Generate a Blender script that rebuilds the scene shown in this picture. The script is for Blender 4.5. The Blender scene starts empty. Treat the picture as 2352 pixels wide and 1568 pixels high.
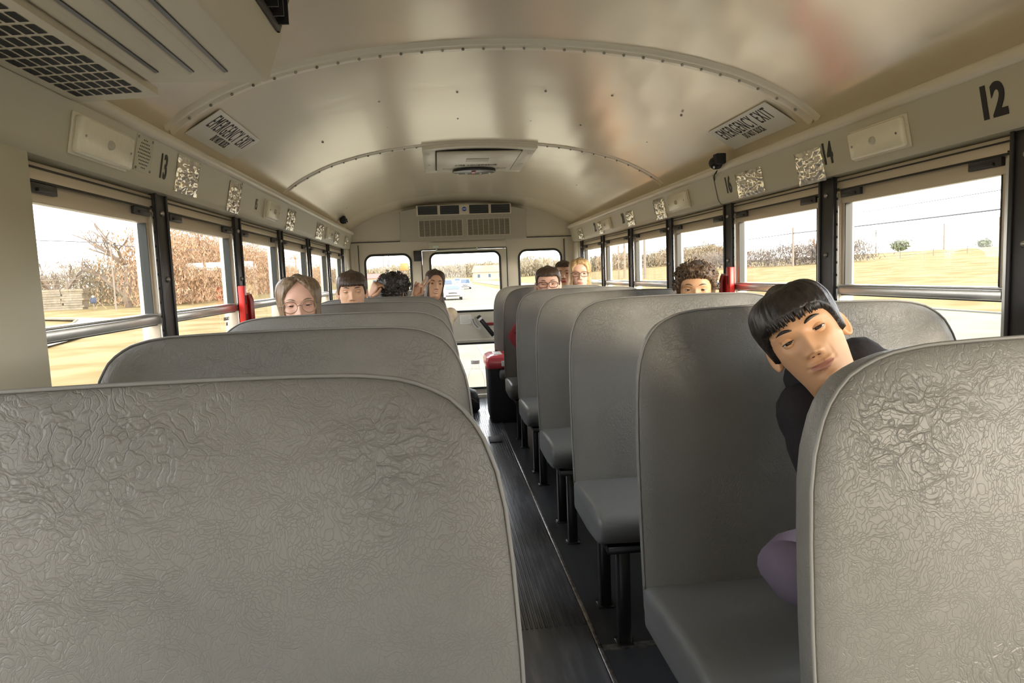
import bpy, bmesh, math, random
import numpy as np
from mathutils import Vector, Matrix, noise, Euler
R_ = math.radians
SC = bpy.context.scene
COL = SC.collection
random.seed(7)

# ------------------------------------------------------------------ camera, sky, sun, exposure
cd = bpy.data.cameras.new('camera'); cam = bpy.data.objects.new('camera', cd); COL.objects.link(cam)
cd.sensor_width = 36.0; cd.lens = 36.0*1563.43/2352; cd.clip_start = 0.02; cd.clip_end = 3000
_r = Vector((0.99346574, -0.10752875, -0.03825434)); _u = Vector((0.04841636, 0.09354195, 0.99443741))
_f = Vector((0.10335222, 0.98979163, -0.09813687))
cam.matrix_world = Matrix.Translation((-0.2546, 0.0, 1.21)) @ Matrix((_r, _u, -_f)).transposed().to_4x4()
SC.camera = cam
SC.view_settings.view_transform = 'Standard'; SC.view_settings.look = 'None'
SC.view_settings.exposure = 1.38; SC.view_settings.gamma = 1.0; SC.view_settings.use_curve_mapping = False

W = bpy.data.worlds.new('sky'); SC.world = W; W.use_nodes = True
nt = W.node_tree; nt.nodes.clear()
wo = nt.nodes.new('ShaderNodeOutputWorld'); bg = nt.nodes.new('ShaderNodeBackground')
tc = nt.nodes.new('ShaderNodeTexCoord'); sx = nt.nodes.new('ShaderNodeSeparateXYZ'); cr = nt.nodes.new('ShaderNodeValToRGB')
nt.links.new(tc.outputs['Generated'], sx.inputs[0]); nt.links.new(sx.outputs['Z'], cr.inputs[0])
cr.color_ramp.elements[0].position = 0.0; cr.color_ramp.elements[0].color = (1.0, 0.955, 0.87, 1)
cr.color_ramp.elements[1].position = 0.35; cr.color_ramp.elements[1].color = (0.86, 0.92, 1.0, 1)
e = cr.color_ramp.elements.new(0.09); e.color = (0.95, 0.955, 0.95, 1)
nt.links.new(cr.outputs[0], bg.inputs[0]); bg.inputs[1].default_value = 2.9
nt.links.new(bg.outputs[0], wo.inputs[0])

sd = bpy.data.lights.new('sun', 'SUN'); sd.energy = 2.6; sd.angle = R_(14); sd.color = (1.0, 0.87, 0.68)
sun = bpy.data.objects.new('sun', sd); COL.objects.link(sun)
sun.rotation_euler = Vector((-0.40, 0.90, -0.145)).to_track_quat('-Z', 'Y').to_euler()

# ------------------------------------------------------------------ materials
def mat(name, col, rough=0.5, metal=0.0, spec=0.5, col2=None, cscale=8.0, cdetail=4.0, cfac=(0.35, 0.65),
        bump=0.0, bscale=40.0, bdist=0.002, btype='noise', stretch=None, sss=0.0, trans=0.0, emit=None, coat=0.0, rvar=0.0):
    m = bpy.data.materials.new(name); m.use_nodes = True
    t = m.node_tree; b = t.nodes['Principled BSDF']
    b.inputs['Base Color'].default_value = (*col, 1); b.inputs['Roughness'].default_value = rough
    b.inputs['Metallic'].default_value = metal; b.inputs['Specular IOR Level'].default_value = spec
    if sss: b.inputs['Subsurface Weight'].default_value = sss; b.inputs['Subsurface Radius'].default_value = (0.01, 0.004, 0.002)
    if sss: b.inputs['Subsurface Scale'].default_value = 0.6
    if trans: b.inputs['Transmission Weight'].default_value = trans
    if coat: b.inputs['Coat Weight'].default_value = coat; b.inputs['Coat Roughness'].default_value = 0.25
    if emit: b.inputs['Emission Color'].default_value = (*emit[0], 1); b.inputs['Emission Strength'].default_value = emit[1]
    vec = None
    if col2 or bump or rvar:
        tc = t.nodes.new('ShaderNodeTexCoord'); mp = t.nodes.new('ShaderNodeMapping'); t.links.new(tc.outputs['Object'], mp.inputs[0])
        if stretch: mp.inputs['Scale'].default_value = stretch
        vec = mp.outputs[0]
    if col2:
        n = t.nodes.new('ShaderNodeTexNoise'); n.inputs['Scale'].default_value = cscale; n.inputs['Detail'].default_value = cdetail
        t.links.new(vec, n.inputs['Vector']); r = t.nodes.new('ShaderNodeValToRGB')
        r.color_ramp.elements[0].position, r.color_ramp.elements[1].position = cfac
        r.color_ramp.elements[0].color = (*col, 1); r.color_ramp.elements[1].color = (*col2, 1)
        t.links.new(n.outputs['Fac'], r.inputs[0]); t.links.new(r.outputs[0], b.inputs['Base Color'])
    if rvar:
        n = t.nodes.new('ShaderNodeTexNoise'); n.inputs['Scale'].default_value = 3.0; n.inputs['Detail'].default_value = 5
        t.links.new(vec, n.inputs['Vector']); mr = t.nodes.new('ShaderNodeMapRange')
        mr.inputs['From Min'].default_value = 0.3; mr.inputs['From Max'].default_value = 0.7
        mr.inputs['To Min'].default_value = rough-rvar; mr.inputs['To Max'].default_value = rough+rvar
        t.links.new(n.outputs['Fac'], mr.inputs[0]); t.links.new(mr.outputs[0], b.inputs['Roughness'])
    if bump:
        bn = t.nodes.new('ShaderNodeBump'); bn.inputs['Strength'].default_value = bump; bn.inputs['Distance'].default_value = bdist
        if btype == 'noise':
            n = t.nodes.new('ShaderNodeTexNoise'); n.inputs['Scale'].default_value = bscale; n.inputs['Detail'].default_value = 5
            t.links.new(vec, n.inputs['Vector']); h = n.outputs['Fac']
        elif btype == 'wrinkle':
            n = t.nodes.new('ShaderNodeTexNoise'); n.inputs['Scale'].default_value = bscale*0.3; n.inputs['Detail'].default_value = 3
            t.links.new(vec, n.inputs['Vector'])
            mx = t.nodes.new('ShaderNodeMixRGB'); mx.inputs[0].default_value = 0.22
            t.links.new(vec, mx.inputs[1]); t.links.new(n.outputs['Color'], mx.inputs[2])
            v = t.nodes.new('ShaderNodeTexVoronoi'); v.feature = 'DISTANCE_TO_EDGE'; v.inputs['Scale'].default_value = bscale
            t.links.new(mx.outputs[0], v.inputs['Vector'])
            v2 = t.nodes.new('ShaderNodeTexVoronoi'); v2.feature = 'DISTANCE_TO_EDGE'; v2.inputs['Scale'].default_value = bscale*2.7
            t.links.new(mx.outputs[0], v2.inputs['Vector'])
            a = t.nodes.new('ShaderNodeMath'); a.operation = 'MINIMUM'; a.inputs[1].default_value = 0.10; t.links.new(v.outputs['Distance'], a.inputs[0])
            a2 = t.nodes.new('ShaderNodeMath'); a2.operation = 'MINIMUM'; a2.inputs[1].default_value = 0.07; t.links.new(v2.outputs['Distance'], a2.inputs[0])
            # wrinkles crowd together in patches, as worn vinyl does
            pn = t.nodes.new('ShaderNodeTexNoise'); pn.inputs['Scale'].default_value = 3.2; pn.inputs['Detail'].default_value = 2; t.links.new(vec, pn.inputs['Vector'])
            pr = t.nodes.new('ShaderNodeMapRange'); pr.inputs['From Min'].default_value = 0.42; pr.inputs['From Max'].default_value = 0.62; t.links.new(pn.outputs['Fac'], pr.inputs[0])
            pa = t.nodes.new('ShaderNodeMath'); pa.operation = 'MULTIPLY'; t.links.new(a.outputs[0], pa.inputs[0]); t.links.new(pr.outputs[0], pa.inputs[1])
            s = t.nodes.new('ShaderNodeMath'); s.operation = 'MULTIPLY_ADD'; s.inputs[1].default_value = 0.45
            t.links.new(a2.outputs[0], s.inputs[0]); t.links.new(pa.outputs[0], s.inputs[2]); h = s.outputs[0]
        t.links.new(h, bn.inputs['Height']); t.links.new(bn.outputs[0], b.inputs['Normal'])
    return m

M = {}
M['vinyl'] = mat('seat_vinyl', (0.180, 0.172, 0.154), 0.42, spec=0.5, col2=(0.202, 0.193, 0.172), cscale=5, bump=0.8, bscale=42, bdist=0.010, btype='wrinkle')
M['vinyl_plain'] = mat('seat_vinyl_smooth', (0.175, 0.175, 0.172), 0.42, spec=0.45, bump=0.35, bscale=180, bdist=0.001)
M['piping'] = mat('seat_piping', (0.235, 0.228, 0.212), 0.42)
M['black'] = mat('black_metal', (0.012, 0.012, 0.013), 0.28, spec=0.6)
M['blackmatte'] = mat('black_rubber', (0.018, 0.019, 0.021), 0.65)
M['pillar'] = mat('black_pillar', (0.030, 0.028, 0.030), 0.38)
M['ceil'] = mat('ceiling_steel', (0.90, 0.81, 0.64), 0.21, metal=0.34, spec=0.65, bump=0.2, bscale=1.3, bdist=0.02)
M['panel'] = mat('beige_panel', (0.60, 0.56, 0.43), 0.42, spec=0.5)
M['rib'] = mat('rib_strip', (0.95, 0.88, 0.73), 0.25, metal=0.15)
M['achouse'] = mat('rear_ac_paint', (0.44, 0.405, 0.33), 0.5)
M['trim'] = mat('beige_trim', (0.80, 0.73, 0.59), 0.33, spec=0.6)
M['acplastic'] = mat('ac_housing', (0.70, 0.63, 0.50), 0.55, bump=0.2, bscale=300, bdist=0.0008)
M['sash'] = mat('sash_aluminium', (0.62, 0.54, 0.43), 0.38, metal=0.35)
M['alu'] = mat('bare_aluminium', (0.62, 0.62, 0.60), 0.28, metal=0.85)
M['alu_dark'] = mat('worn_floor_strip', (0.50, 0.48, 0.45), 0.32, metal=0.9, col2=(0.22, 0.21, 0.2), cscale=40)
M['rear'] = mat('rear_wall_paint', (0.70, 0.64, 0.52), 0.42, bump=0.25, bscale=120, bdist=0.001)
M['gasket'] = mat('window_gasket', (0.015, 0.018, 0.014), 0.5)
M['floor'] = mat('floor_rubber', (0.036, 0.039, 0.046), 0.33, spec=0.55, col2=(0.045, 0.046, 0.05), cscale=22, stretch=(1, 0.15, 1), bump=0.3, bscale=60, bdist=0.002)
M['aisle'] = mat('aisle_rubber', (0.075, 0.078, 0.088), 0.24, spec=0.7, col2=(0.14, 0.14, 0.15), cscale=30, cfac=(0.45, 0.75), stretch=(1, 0.12, 1), bump=0.3, bscale=40, bdist=0.001)
M['red'] = mat('red_plastic', (0.80, 0.025, 0.015), 0.35)
M['reddark'] = mat('dark_red_plastic', (0.32, 0.012, 0.012), 0.3)
M['lens'] = mat('light_lens', (0.90, 0.85, 0.68), 0.22, spec=0.7, bump=0.5, bscale=70, bdist=0.002)
M['white'] = mat('white_label', (0.92, 0.90, 0.84), 0.45)
M['ink'] = mat('black_ink', (0.012, 0.012, 0.012), 0.5)
M['film'] = mat('crumpled_film', (0.86, 0.82, 0.74), 0.07, metal=0.65, spec=0.9)
M['dark'] = mat('dark_opening', (0.006, 0.006, 0.006), 0.7)
M['screen'] = mat('dark_vent_flap', (0.008, 0.008, 0.008), 0.3)
M['grille'] = mat('grille_tan', (0.55, 0.51, 0.43), 0.5)
M['grille_in'] = mat('grille_inside', (0.10, 0.082, 0.05), 0.6)
M['blue'] = mat('blue_badge', (0.03, 0.08, 0.42), 0.35)
M['tube'] = mat('light_tube', (0.75, 0.82, 0.72), 0.3)
M['pink'] = mat('pink_plastic_lid', (0.75, 0.10, 0.12), 0.22)
M['road'] = mat('concrete_road', (0.165, 0.145, 0.105), 0.8, col2=(0.195, 0.175, 0.13), spec=0.02, cscale=0.6)
M['roadline'] = mat('asphalt_seam', (0.10, 0.095, 0.075), 0.8)
M['grass'] = mat('dry_grass', (0.150, 0.104, 0.038), 0.9, spec=0.05, col2=(0.215, 0.160, 0.075), cscale=0.35, cdetail=12, cfac=(0.40, 0.60), stretch=(1, 1, 1), bump=0.6, bscale=1.5, bdist=0.2)
M['pathm'] = mat('pale_path', (0.24, 0.215, 0.16), 0.9, spec=0.05)
M['bark'] = mat('grey_bark', (0.13, 0.10, 0.075), 0.85)
M['bark2'] = mat('brown_bark', (0.20, 0.13, 0.08), 0.85)
M['brush'] = mat('orange_brush', (0.20, 0.115, 0.06), 0.85, col2=(0.30, 0.19, 0.11), cscale=0.4)
M['brushpale'] = mat('tan_brush', (0.16, 0.125, 0.075), 0.85, col2=(0.22, 0.18, 0.11), cscale=0.2)
M['brushgrey'] = mat('grey_brush', (0.13, 0.105, 0.085), 0.9)
M['evergreen'] = mat('dark_leaf', (0.09, 0.11, 0.05), 0.8)
M['pole'] = mat('weathered_pole', (0.17, 0.14, 0.11), 0.8)
M['wire'] = mat('wire', (0.05, 0.05, 0.055), 0.5)
M['stone'] = mat('stacked_stone', (0.20, 0.17, 0.12), 0.85, col2=(0.14, 0.12, 0.09), cscale=2)
M['carwhite'] = mat('white_car_paint', (0.30, 0.30, 0.29), 0.35)
M['carglass'] = mat('car_glass', (0.04, 0.06, 0.09), 0.35, spec=0.2)
M['carsilver'] = mat('silver_car_paint', (0.18, 0.18, 0.18), 0.3, metal=0.4)
M['roofred'] = mat('red_roof', (0.35, 0.07, 0.05), 0.7)
M['wallb'] = mat('building_wall', (0.26, 0.23, 0.18), 0.8)
M['orange'] = mat('orange_sign', (0.42, 0.13, 0.03), 0.5)
M['lip'] = mat('lips', (0.50, 0.23, 0.16), 0.5)
M['liplight'] = mat('lips_bright', (0.60, 0.10, 0.12), 0.35)
M['eyewhite'] = mat('eye_white', (0.70, 0.66, 0.61), 0.2)
M['iris'] = mat('brown_iris', (0.035, 0.016, 0.009), 0.12)
M['teeth'] = mat('teeth', (0.75, 0.70, 0.62), 0.3)
M['mouthline'] = mat('dark_lip_line', (0.13, 0.045, 0.03), 0.7)
M['lash'] = mat('lash_line', (0.03, 0.017, 0.012), 0.7)
def skin(n, c, c2): return mat(n, c, 0.46, spec=0.4, col2=c2, cscale=14, cfac=(0.3, 0.7), sss=0.12, bump=0.12, bscale=500, bdist=0.0006)
M['skin_olive'] = skin('skin_olive', (0.66, 0.365, 0.195), (0.71, 0.41, 0.23))
M['skin_fair'] = skin('skin_fair', (0.68, 0.41, 0.31), (0.74, 0.45, 0.34))
M['skin_tan'] = skin('skin_tan', (0.46, 0.25, 0.15), (0.50, 0.28, 0.17))
M['skin_mid'] = skin('skin_mid', (0.62, 0.37, 0.24), (0.66, 0.40, 0.27))
def hairm(n, c, c2): return mat(n, c, 0.42, spec=0.5, col2=c2, cscale=90, cdetail=3, stretch=(1, 1, 0.07), bump=0.7, bscale=150, bdist=0.003)
M['hair_black'] = hairm('hair_black', (0.010, 0.008, 0.007), (0.030, 0.022, 0.017))
M['hair_dark'] = hairm('hair_dark_brown', (0.035, 0.020, 0.012), (0.085, 0.052, 0.032))
M['hair_curl'] = mat('hair_curly_brown', (0.040, 0.022, 0.012), 0.5, col2=(0.15, 0.092, 0.05), cscale=60, bump=0.8, bscale=110, bdist=0.004)
M['hair_brown'] = hairm('hair_light_brown', (0.13, 0.085, 0.05), (0.26, 0.18, 0.11))
M['hair_blond'] = hairm('hair_blond', (0.33, 0.20, 0.085), (0.58, 0.40, 0.20))
M['hoodie'] = mat('black_hoodie', (0.018, 0.015, 0.018), 0.9, bump=0.5, bscale=60, bdist=0.004)
M['mauve'] = mat('mauve_trousers', (0.17, 0.135, 0.185), 0.9, col2=(0.20, 0.16, 0.215), cscale=10, bump=0.4, bscale=25, bdist=0.006)
M['redknit'] = mat('red_sweater', (0.33, 0.035, 0.045), 0.85, bump=0.6, bscale=60, bdist=0.004, stretch=(1, 1, 3))
M['denim'] = mat('denim_sleeve', (0.08, 0.17, 0.30), 0.8)
M['greyshirt'] = mat('grey_shirt', (0.22, 0.22, 0.23), 0.85)
M['creamshirt'] = mat('cream_pink_shirt', (0.70, 0.52, 0.47), 0.8, col2=(0.74, 0.66, 0.46), cscale=18)
M['jeans'] = mat('dark_jeans', (0.03, 0.04, 0.07), 0.85)
M['shoe'] = mat('dark_shoe', (0.03, 0.03, 0.03), 0.6)
M['goldwire'] = mat('gold_wire', (0.26, 0.17, 0.10), 0.35, metal=0.3)
M['darkframe'] = mat('dark_spectacle_frame', (0.05, 0.018, 0.012), 0.3)
M['silver'] = mat('silver', (0.8, 0.8, 0.8), 0.25, metal=0.9)

def glassmat(name, tint, ior, rough=0.0):
    m = bpy.data.materials.new(name); m.use_nodes = True; t = m.node_tree; t.nodes.clear()
    o = t.nodes.new('ShaderNodeOutputMaterial'); mx = t.nodes.new('ShaderNodeMixShader'); tr = t.nodes.new('ShaderNodeBsdfTransparent')
    g = t.nodes.new('ShaderNodeBsdfGlossy'); f = t.nodes.new('ShaderNodeFresnel'); ge = t.nodes.new('ShaderNodeNewGeometry'); mi = t.nodes.new('ShaderNodeMapRange'); mi.inputs['To Min'].default_value = ior; mi.inputs['To Max'].default_value = 1/ior
    t.links.new(ge.outputs['Backfacing'], mi.inputs[0]); t.links.new(mi.outputs[0], f.inputs[0])
    tr.inputs[0].default_value = (*tint, 1); g.inputs['Roughness'].default_value = rough
    t.links.new(f.outputs[0], mx.inputs[0]); t.links.new(tr.outputs[0], mx.inputs[1]); t.links.new(g.outputs[0], mx.inputs[2])
    t.links.new(mx.outputs[0], o.inputs[0]); return m
M['glass'] = glassmat('window_glass', (0.97, 0.965, 0.95), 1.5)
M['specglass'] = glassmat('spectacle_glass', (0.97, 0.97, 0.97), 1.3)

# ------------------------------------------------------------------ mesh building
class MB:
    def __init__(s): s.v = []; s.f = []; s.m = []; s.ch = []
    def add(s, vs, fs, mi=0):
        s.ch.append((len(s.v), len(s.f))); o = len(s.v); s.v += [tuple(p) for p in vs]; s.f += [tuple(i+o for i in f) for f in fs]
        s.m += [mi]*len(fs) if isinstance(mi, int) else list(mi)
        return s
    def box(s, x0, x1, y0, y1, z0, z1, mi=0, T=None):
        vs = [Vector((x, y, z)) for x in (x0, x1) for y in (y0, y1) for z in (z0, z1)]
        if T: vs = [T @ p for p in vs]
        return s.add(vs, [(0, 1, 3, 2), (4, 6, 7, 5), (0, 4, 5, 1), (2, 3, 7, 6), (0, 2, 6, 4), (1, 5, 7, 3)], mi)
    def bar(s, a, b, w, h=None, mi=0, up=(0, 0, 1)):
        a = Vector(a); b = Vector(b); d = (b-a); L = d.length; d.normalize(); up = Vector(up)
        if abs(d.dot(up)) > 0.98: up = Vector((0, 1, 0))
        x = d.cross(up).normalized(); z = x.cross(d); h = h or w
        T = Matrix.Translation(a) @ Matrix((x, d, z)).transposed().to_4x4()
        return s.box(-w/2, w/2, 0, L, -h/2, h/2, mi, T)
    def tube(s, pts, rad, n=8, mi=0, caps=True, closed=False, round_ends=False):
        P = [Vector(p) for p in pts]; k = len(P)
        rad = [rad]*k if isinstance(rad, (int, float)) else list(rad)
        if round_ends:
            d0 = (P[0]-P[1]).normalized(); d1 = (P[-1]-P[-2]).normalized()
            A = [(P[0]+d0*rad[0]*math.sin(a), rad[0]*math.cos(a)) for a in (1.35, 0.9, 0.45)]
            B = [(P[-1]+d1*rad[-1]*math.sin(a), rad[-1]*math.cos(a)) for a in (0.45, 0.9, 1.35)]
            P = [a[0] for a in A]+P+[b[0] for b in B]; rad = [a[1] for a in A]+rad+[b[1] for b in B]; k = len(P)
        vs = []; fs = []; ref = None
        for i in range(k):
            if closed: d = P[(i+1) % k]-P[i-1]
            else: d = P[min(i+1, k-1)]-P[max(i-1, 0)]
            d.normalize()
            if ref is None:
                ref = Vector((0, 0, 1)) if abs(d.z) < 0.9 else Vector((1, 0, 0))
                ref = (ref-d*ref.dot(d)).normalized()
            else: ref = (ref-d*ref.dot(d)).normalized()
            b = d.cross(ref)
            for j in range(n):
                a = 2*math.pi*j/n; vs.append(P[i]+(ref*math.cos(a)+b*math.sin(a))*rad[i])
        for i in range(k if closed else k-1):
            for j in range(n):
                i2 = (i+1) % k; j2 = (j+1) % n
                fs.append((i*n+j, i*n+j2, i2*n+j2, i2*n+j))
        if caps and not closed:
            fs.append(tuple(range(n-1, -1, -1))); fs.append(tuple((k-1)*n+j for j in range(n)))
        return s.add(vs, fs, mi)
    def ball(s, c, r, n=12, mi=0, sc=(1, 1, 1), T=None):
        vs = []; fs = []; m = n//2
        for i in range(1, m):
            t = math.pi*i/m
            for j in range(n):
                a = 2*math.pi*j/n
                p = Vector((r*sc[0]*math.sin(t)*math.cos(a), r*sc[1]*math.sin(t)*math.sin(a), r*sc[2]*math.cos(t)))
                vs.append(p)
        vs += [Vector((0, 0, r*sc[2])), Vector((0, 0, -r*sc[2]))]
        if T: vs = [T.to_3x3() @ p for p in vs]
        vs = [p+Vector(c) for p in vs]
        for i in range(m-2):
            for j in range(n):
                j2 = (j+1) % n; fs.append((i*n+j, (i+1)*n+j, (i+1)*n+j2, i*n+j2))
        N = (m-1)*n
        for j in range(n):
            fs.append((N, j, (j+1) % n)); fs.append((N+1, (m-2)*n+(j+1) % n, (m-2)*n+j))
        return s.add(vs, fs, mi)
    def loft(s, rings, mi=0, cap0=True, cap1=True, closed=True):
        n = len(rings[0]); vs = [p for r in rings for p in r]; fs = []
        for i in range(len(rings)-1):
            for j in range(n if closed else n-1):
                j2 = (j+1) % n; fs.append((i*n+j, i*n+j2, (i+1)*n+j2, (i+1)*n+j))
        if cap0: fs.append(tuple(range(n-1, -1, -1)))
        if cap1: fs.append(tuple((len(rings)-1)*n+j for j in range(n)))
        return s.add(vs, fs, mi)
    def build_each(s, name, mats, parent=None, **kw):
        """every added piece becomes an object of its own"""
        ends = s.ch[1:]+[(len(s.v), len(s.f))]; out = []
        for (v0, f0), (v1, f1) in zip(s.ch, ends):
            q = MB(); q.v = s.v[v0:v1]; q.f = [tuple(i-v0 for i in f) for f in s.f[f0:f1]]; q.m = s.m[f0:f1]; out.append(q.build(name, mats, parent, **kw))
        return out
    def build(s, name, mats, parent=None, smooth=False, bevel=0.0, seg=2, loc=None, sharp=None):
        me = bpy.data.meshes.new(name); me.from_pydata(s.v, [], s.f)
        if not isinstance(mats, (list, tuple)): mats = [mats]
        for m in mats: me.materials.append(m)
        if len(mats) > 1: me.polygons.foreach_set('material_index', s.m)
        bm = bmesh.new(); bm.from_mesh(me)
        if bevel:
            es = [e for e in bm.edges if len(e.link_faces) == 2 and e.calc_face_angle(0) > 0.5]
            bmesh.ops.bevel(bm, geom=es, offset=bevel, segments=seg, affect='EDGES', profile=0.5)
        bmesh.ops.recalc_face_normals(bm, faces=bm.faces)
        bm.to_mesh(me); bm.free()
        if smooth:
            me.polygons.foreach_set('use_smooth', [True]*len(me.polygons))
            if sharp: me.set_sharp_from_angle(angle=R_(sharp))
        elif bevel:
            me.polygons.foreach_set('use_smooth', [True]*len(me.polygons)); me.set_sharp_from_angle(angle=R_(35))
        o = bpy.data.objects.new(name, me); COL.objects.link(o)
        if parent: o.parent = parent
        if loc: o.location = loc
        return o

def tag(o, label=None, cat=None, group=None, kind=None):
    if label: o['label'] = label
    if cat: o['category'] = cat
    if group: o['group'] = group
    if kind: o['kind'] = kind
    return o
def struct(o): o['kind'] = 'structure'; return o
def empty(name, loc=(0, 0, 0), label=None, cat=None, group=None, kind=None, rz=0.0):
    o = bpy.data.objects.new(name, None); COL.objects.link(o); o.location = loc; o.rotation_euler = (0, 0, rz)
    o.empty_display_size = 0.1
    return tag(o, label, cat, group, kind)
def copy_tree(o, parent=None):
    c = o.copy(); COL.objects.link(c); c.parent = parent
    for ch in list(o.children): copy_tree(ch, c)
    return c
def conv(curve, name):
    o = bpy.data.objects.new('tmp', curve); COL.objects.link(o)
    dg = bpy.context.evaluated_depsgraph_get(); me = bpy.data.meshes.new_from_object(o.evaluated_get(dg))
    bpy.data.objects.remove(o); me.name = name; return me
def text_mesh(s, size, right, up, pos, name='lettering', mt=None, parent=None, sx=1.0, bold=0.0, align='CENTER', depth=0.0006, spc=1.0):
    c = bpy.data.curves.new('t', 'FONT'); c.body = s; c.size = size; c.align_x = align; c.align_y = 'CENTER'; c.offset = bold; c.extrude = depth
    c.space_line = 0.85; c.space_character = spc
    me = conv(c, name); me.materials.clear(); me.materials.append(mt or M['ink'])
    r = Vector(right).normalized(); u = Vector(up); u = (u-r*u.dot(r)).normalized(); n = r.cross(u)
    T = Matrix.Translation(pos) @ Matrix((r, u, n)).transposed().to_4x4() @ Matrix.Diagonal((sx, 1, 1, 1))
    me.transform(T)
    o = bpy.data.objects.new(name, me); COL.objects.link(o)
    if parent: o.parent = parent
    return o
def rrect(x0, x1, z0, z1, r, n=6):
    P = []
    for cx, cz, a0 in ((x1-r, z1-r, 0), (x0+r, z1-r, 90), (x0+r, z0+r, 180), (x1-r, z0+r, 270)):
        for i in range(n+1):
            a = R_(a0+90*i/n); P.append((cx+r*math.cos(a), cz+r*math.sin(a)))
    return P
def plate(outer, holes, thick, name, T, mt, parent=None):
    """flat plate in the local XY plane with holes, moved by T"""
    c = bpy.data.curves.new('p', 'CURVE'); c.dimensions = '2D'; c.fill_mode = 'BOTH'; c.extrude = thick/2
    for P in [outer]+holes:
        sp = c.splines.new('POLY'); sp.points.add(len(P)-1); sp.use_cyclic_u = True
        for i, (x, y) in enumerate(P): sp.points[i].co = (x, y, 0, 1)
    me = conv(c, name); me.materials.clear(); me.materials.append(mt); me.transform(T)
    o = bpy.data.objects.new(name, me); COL.objects.link(o)
    if parent: o.parent = parent
    return o
XZ = Matrix(((1, 0, 0, 0), (0, 0, 1, 0), (0, 1, 0, 0), (0, 0, 0, 1)))   # local (x,y) -> world (x,.,z)
def smooth(a, b, x):
    t = min(1, max(0, (x-a)/(b-a))); return t*t*(3-2*t)
def interp(x, T):
    if x <= T[0][0]: return T[0][1]
    for (a, p), (b, q) in zip(T, T[1:]):
        if x <= b: return p+(q-p)*(x-a)/(b-a)
    return T[-1][1]

# ------------------------------------------------------------------ bus shell
Y0, S = 1.505, 0.8166
YF, YR = -2.6, 6.70                      # front opening and rear wall
XW = 1.15
def zc(x, y=0):
    x = abs(x)
    z = interp(x, [(0, 1.972), (.1, 1.971), (.2, 1.966), (.35, 1.954), (.5, 1.936), (.65, 1.907), (.8, 1.866), (.9, 1.826), (1.0, 1.774), (1.07, 1.725), (1.13, 1.665), (1.18, 1.58)])
    if y > 5.5: z -= 0.05*((y-5.5)/1.2)**2
    return z
def build_ceiling():
    mb = MB(); xs = [-1.18+2.36*i/96 for i in range(97)]; ys = [YF+(YR-YF)*i/60 for i in range(61)]
    def zs(x, y):  # smooth the table a little
        return (zc(x-.03, y)+2*zc(x, y)+zc(x+.03, y))/4
    rings = [[(x, y, zs(x, y)) for x in xs] for y in ys]
    mb.loft(rings, closed=False, cap0=False, cap1=False)
    rings = [[(x, y, zs(x, y)+.03) for x in xs] for y in (YF, YR+.02)]
    mb.loft(rings, closed=False, cap0=False, cap1=False)
    c = struct(mb.build('ceiling', M['ceil'], smooth=True))
    sc = MB()
    for y in (1.1, 1.75, 2.9, 3.4, 4.5, 5.05, 6.1):
        for x in (-.78, -.45, -.12, .22, .5, .83): sc.ball((x+random.uniform(-.03, .03), y+random.uniform(-.05, .05), zc(x)-.001), .006, 8)
    sc.build_each('screw', M['alu_dark'], c, smooth=True)
    for k, y in enumerate((2.32, 3.955, 5.59)):
        mb = MB(); w = .042
        for a, b, dz in ((-w, -.003, .011), (.003, w, .013)):
            prof = [(y+a, 0), (y+a+.014, -dz), (y+b-.003, -dz), (y+b, 0)]
            rings = [[(x, py, (zc(x-.03, py)+2*zc(x, py)+zc(x+.03, py))/4+pz+.001) for (py, pz) in prof] for x in xs[4:-4]]
            mb.loft(rings, closed=True)
        t = struct(mb.build('trim_%d' % (k+1), M['rib'], smooth=True, sharp=40)); rv = MB()
        for i in range(31):
            x = -1.02+2.04*i/30; rv.ball((x, y+.016, zc(x)-.013), .0055, 8)
        rv.build_each('rivet', M['alu_dark'], t, smooth=True)
build_ceiling()

def side_wall(sg):
    nm = 'left' if sg < 0 else 'right'
    mb = MB()
    mb.box(sg*1.14, sg*1.19, YF, YR, 0, .775)                         # lower wall
    mb.box(sg*1.14, sg*1.19, YF, YR, 1.47, 1.62)                      # above the windows
    mb.box(sg*1.10, sg*1.19, YF, Y0-(2 if sg < 0 else 4)*S-.05, .77, 1.48)  # unseen blank front stretch, windows left out to cut light on near seats
    o = struct(mb.build('wall_'+nm, M['panel']))
    sl = MB(); sl.box(sg*1.10, sg*1.15, YF, YR, .755, .785)
    sl.build('window_sill', M['sash'], o, bevel=.004)
    # overhead header panel with a lip at its bottom
    prof = [(1.125, 1.70), (1.040, 1.642), (1.046, 1.632), (1.068, 1.527), (1.074, 1.512), (1.086, 1.500), (1.145, 1.492), (1.17, 1.50), (1.17, 1.70)]
    h = MB(); h.loft([[(sg*x, y, z) for x, z in prof] for y in (YF, 2.0, 4.0, YR-.07)])
    for y in ((3.12,) if sg > 0 else (2.99,)):                        # black panel joint
        h.loft([[(sg*(x-.0015), yy, z) for x, z in prof[1:7]] for yy in (y-.003, y+.003)], mi=1, closed=False, cap0=False, cap1=False)
    struct(h.build('trim_%d' % (4 if sg < 0 else 5), [M['panel'], M['ink']], smooth=True, sharp=30))
    t = MB(); r = .018                                                # rounded cornice along the roof edge
    pr = [(1.046+.020*math.cos(a), 1.652+.019*math.sin(a)) for a in [2*math.pi*i/14 for i in range(14)]]
    t.loft([[(sg*x, y, z) for x, z in pr] for y in (YF, YR-.05)])
    struct(t.build('trim_%d' % (6 if sg < 0 else 7), M['trim'], smooth=True, sharp=50))
side_wall(-1); side_wall(1)

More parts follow.
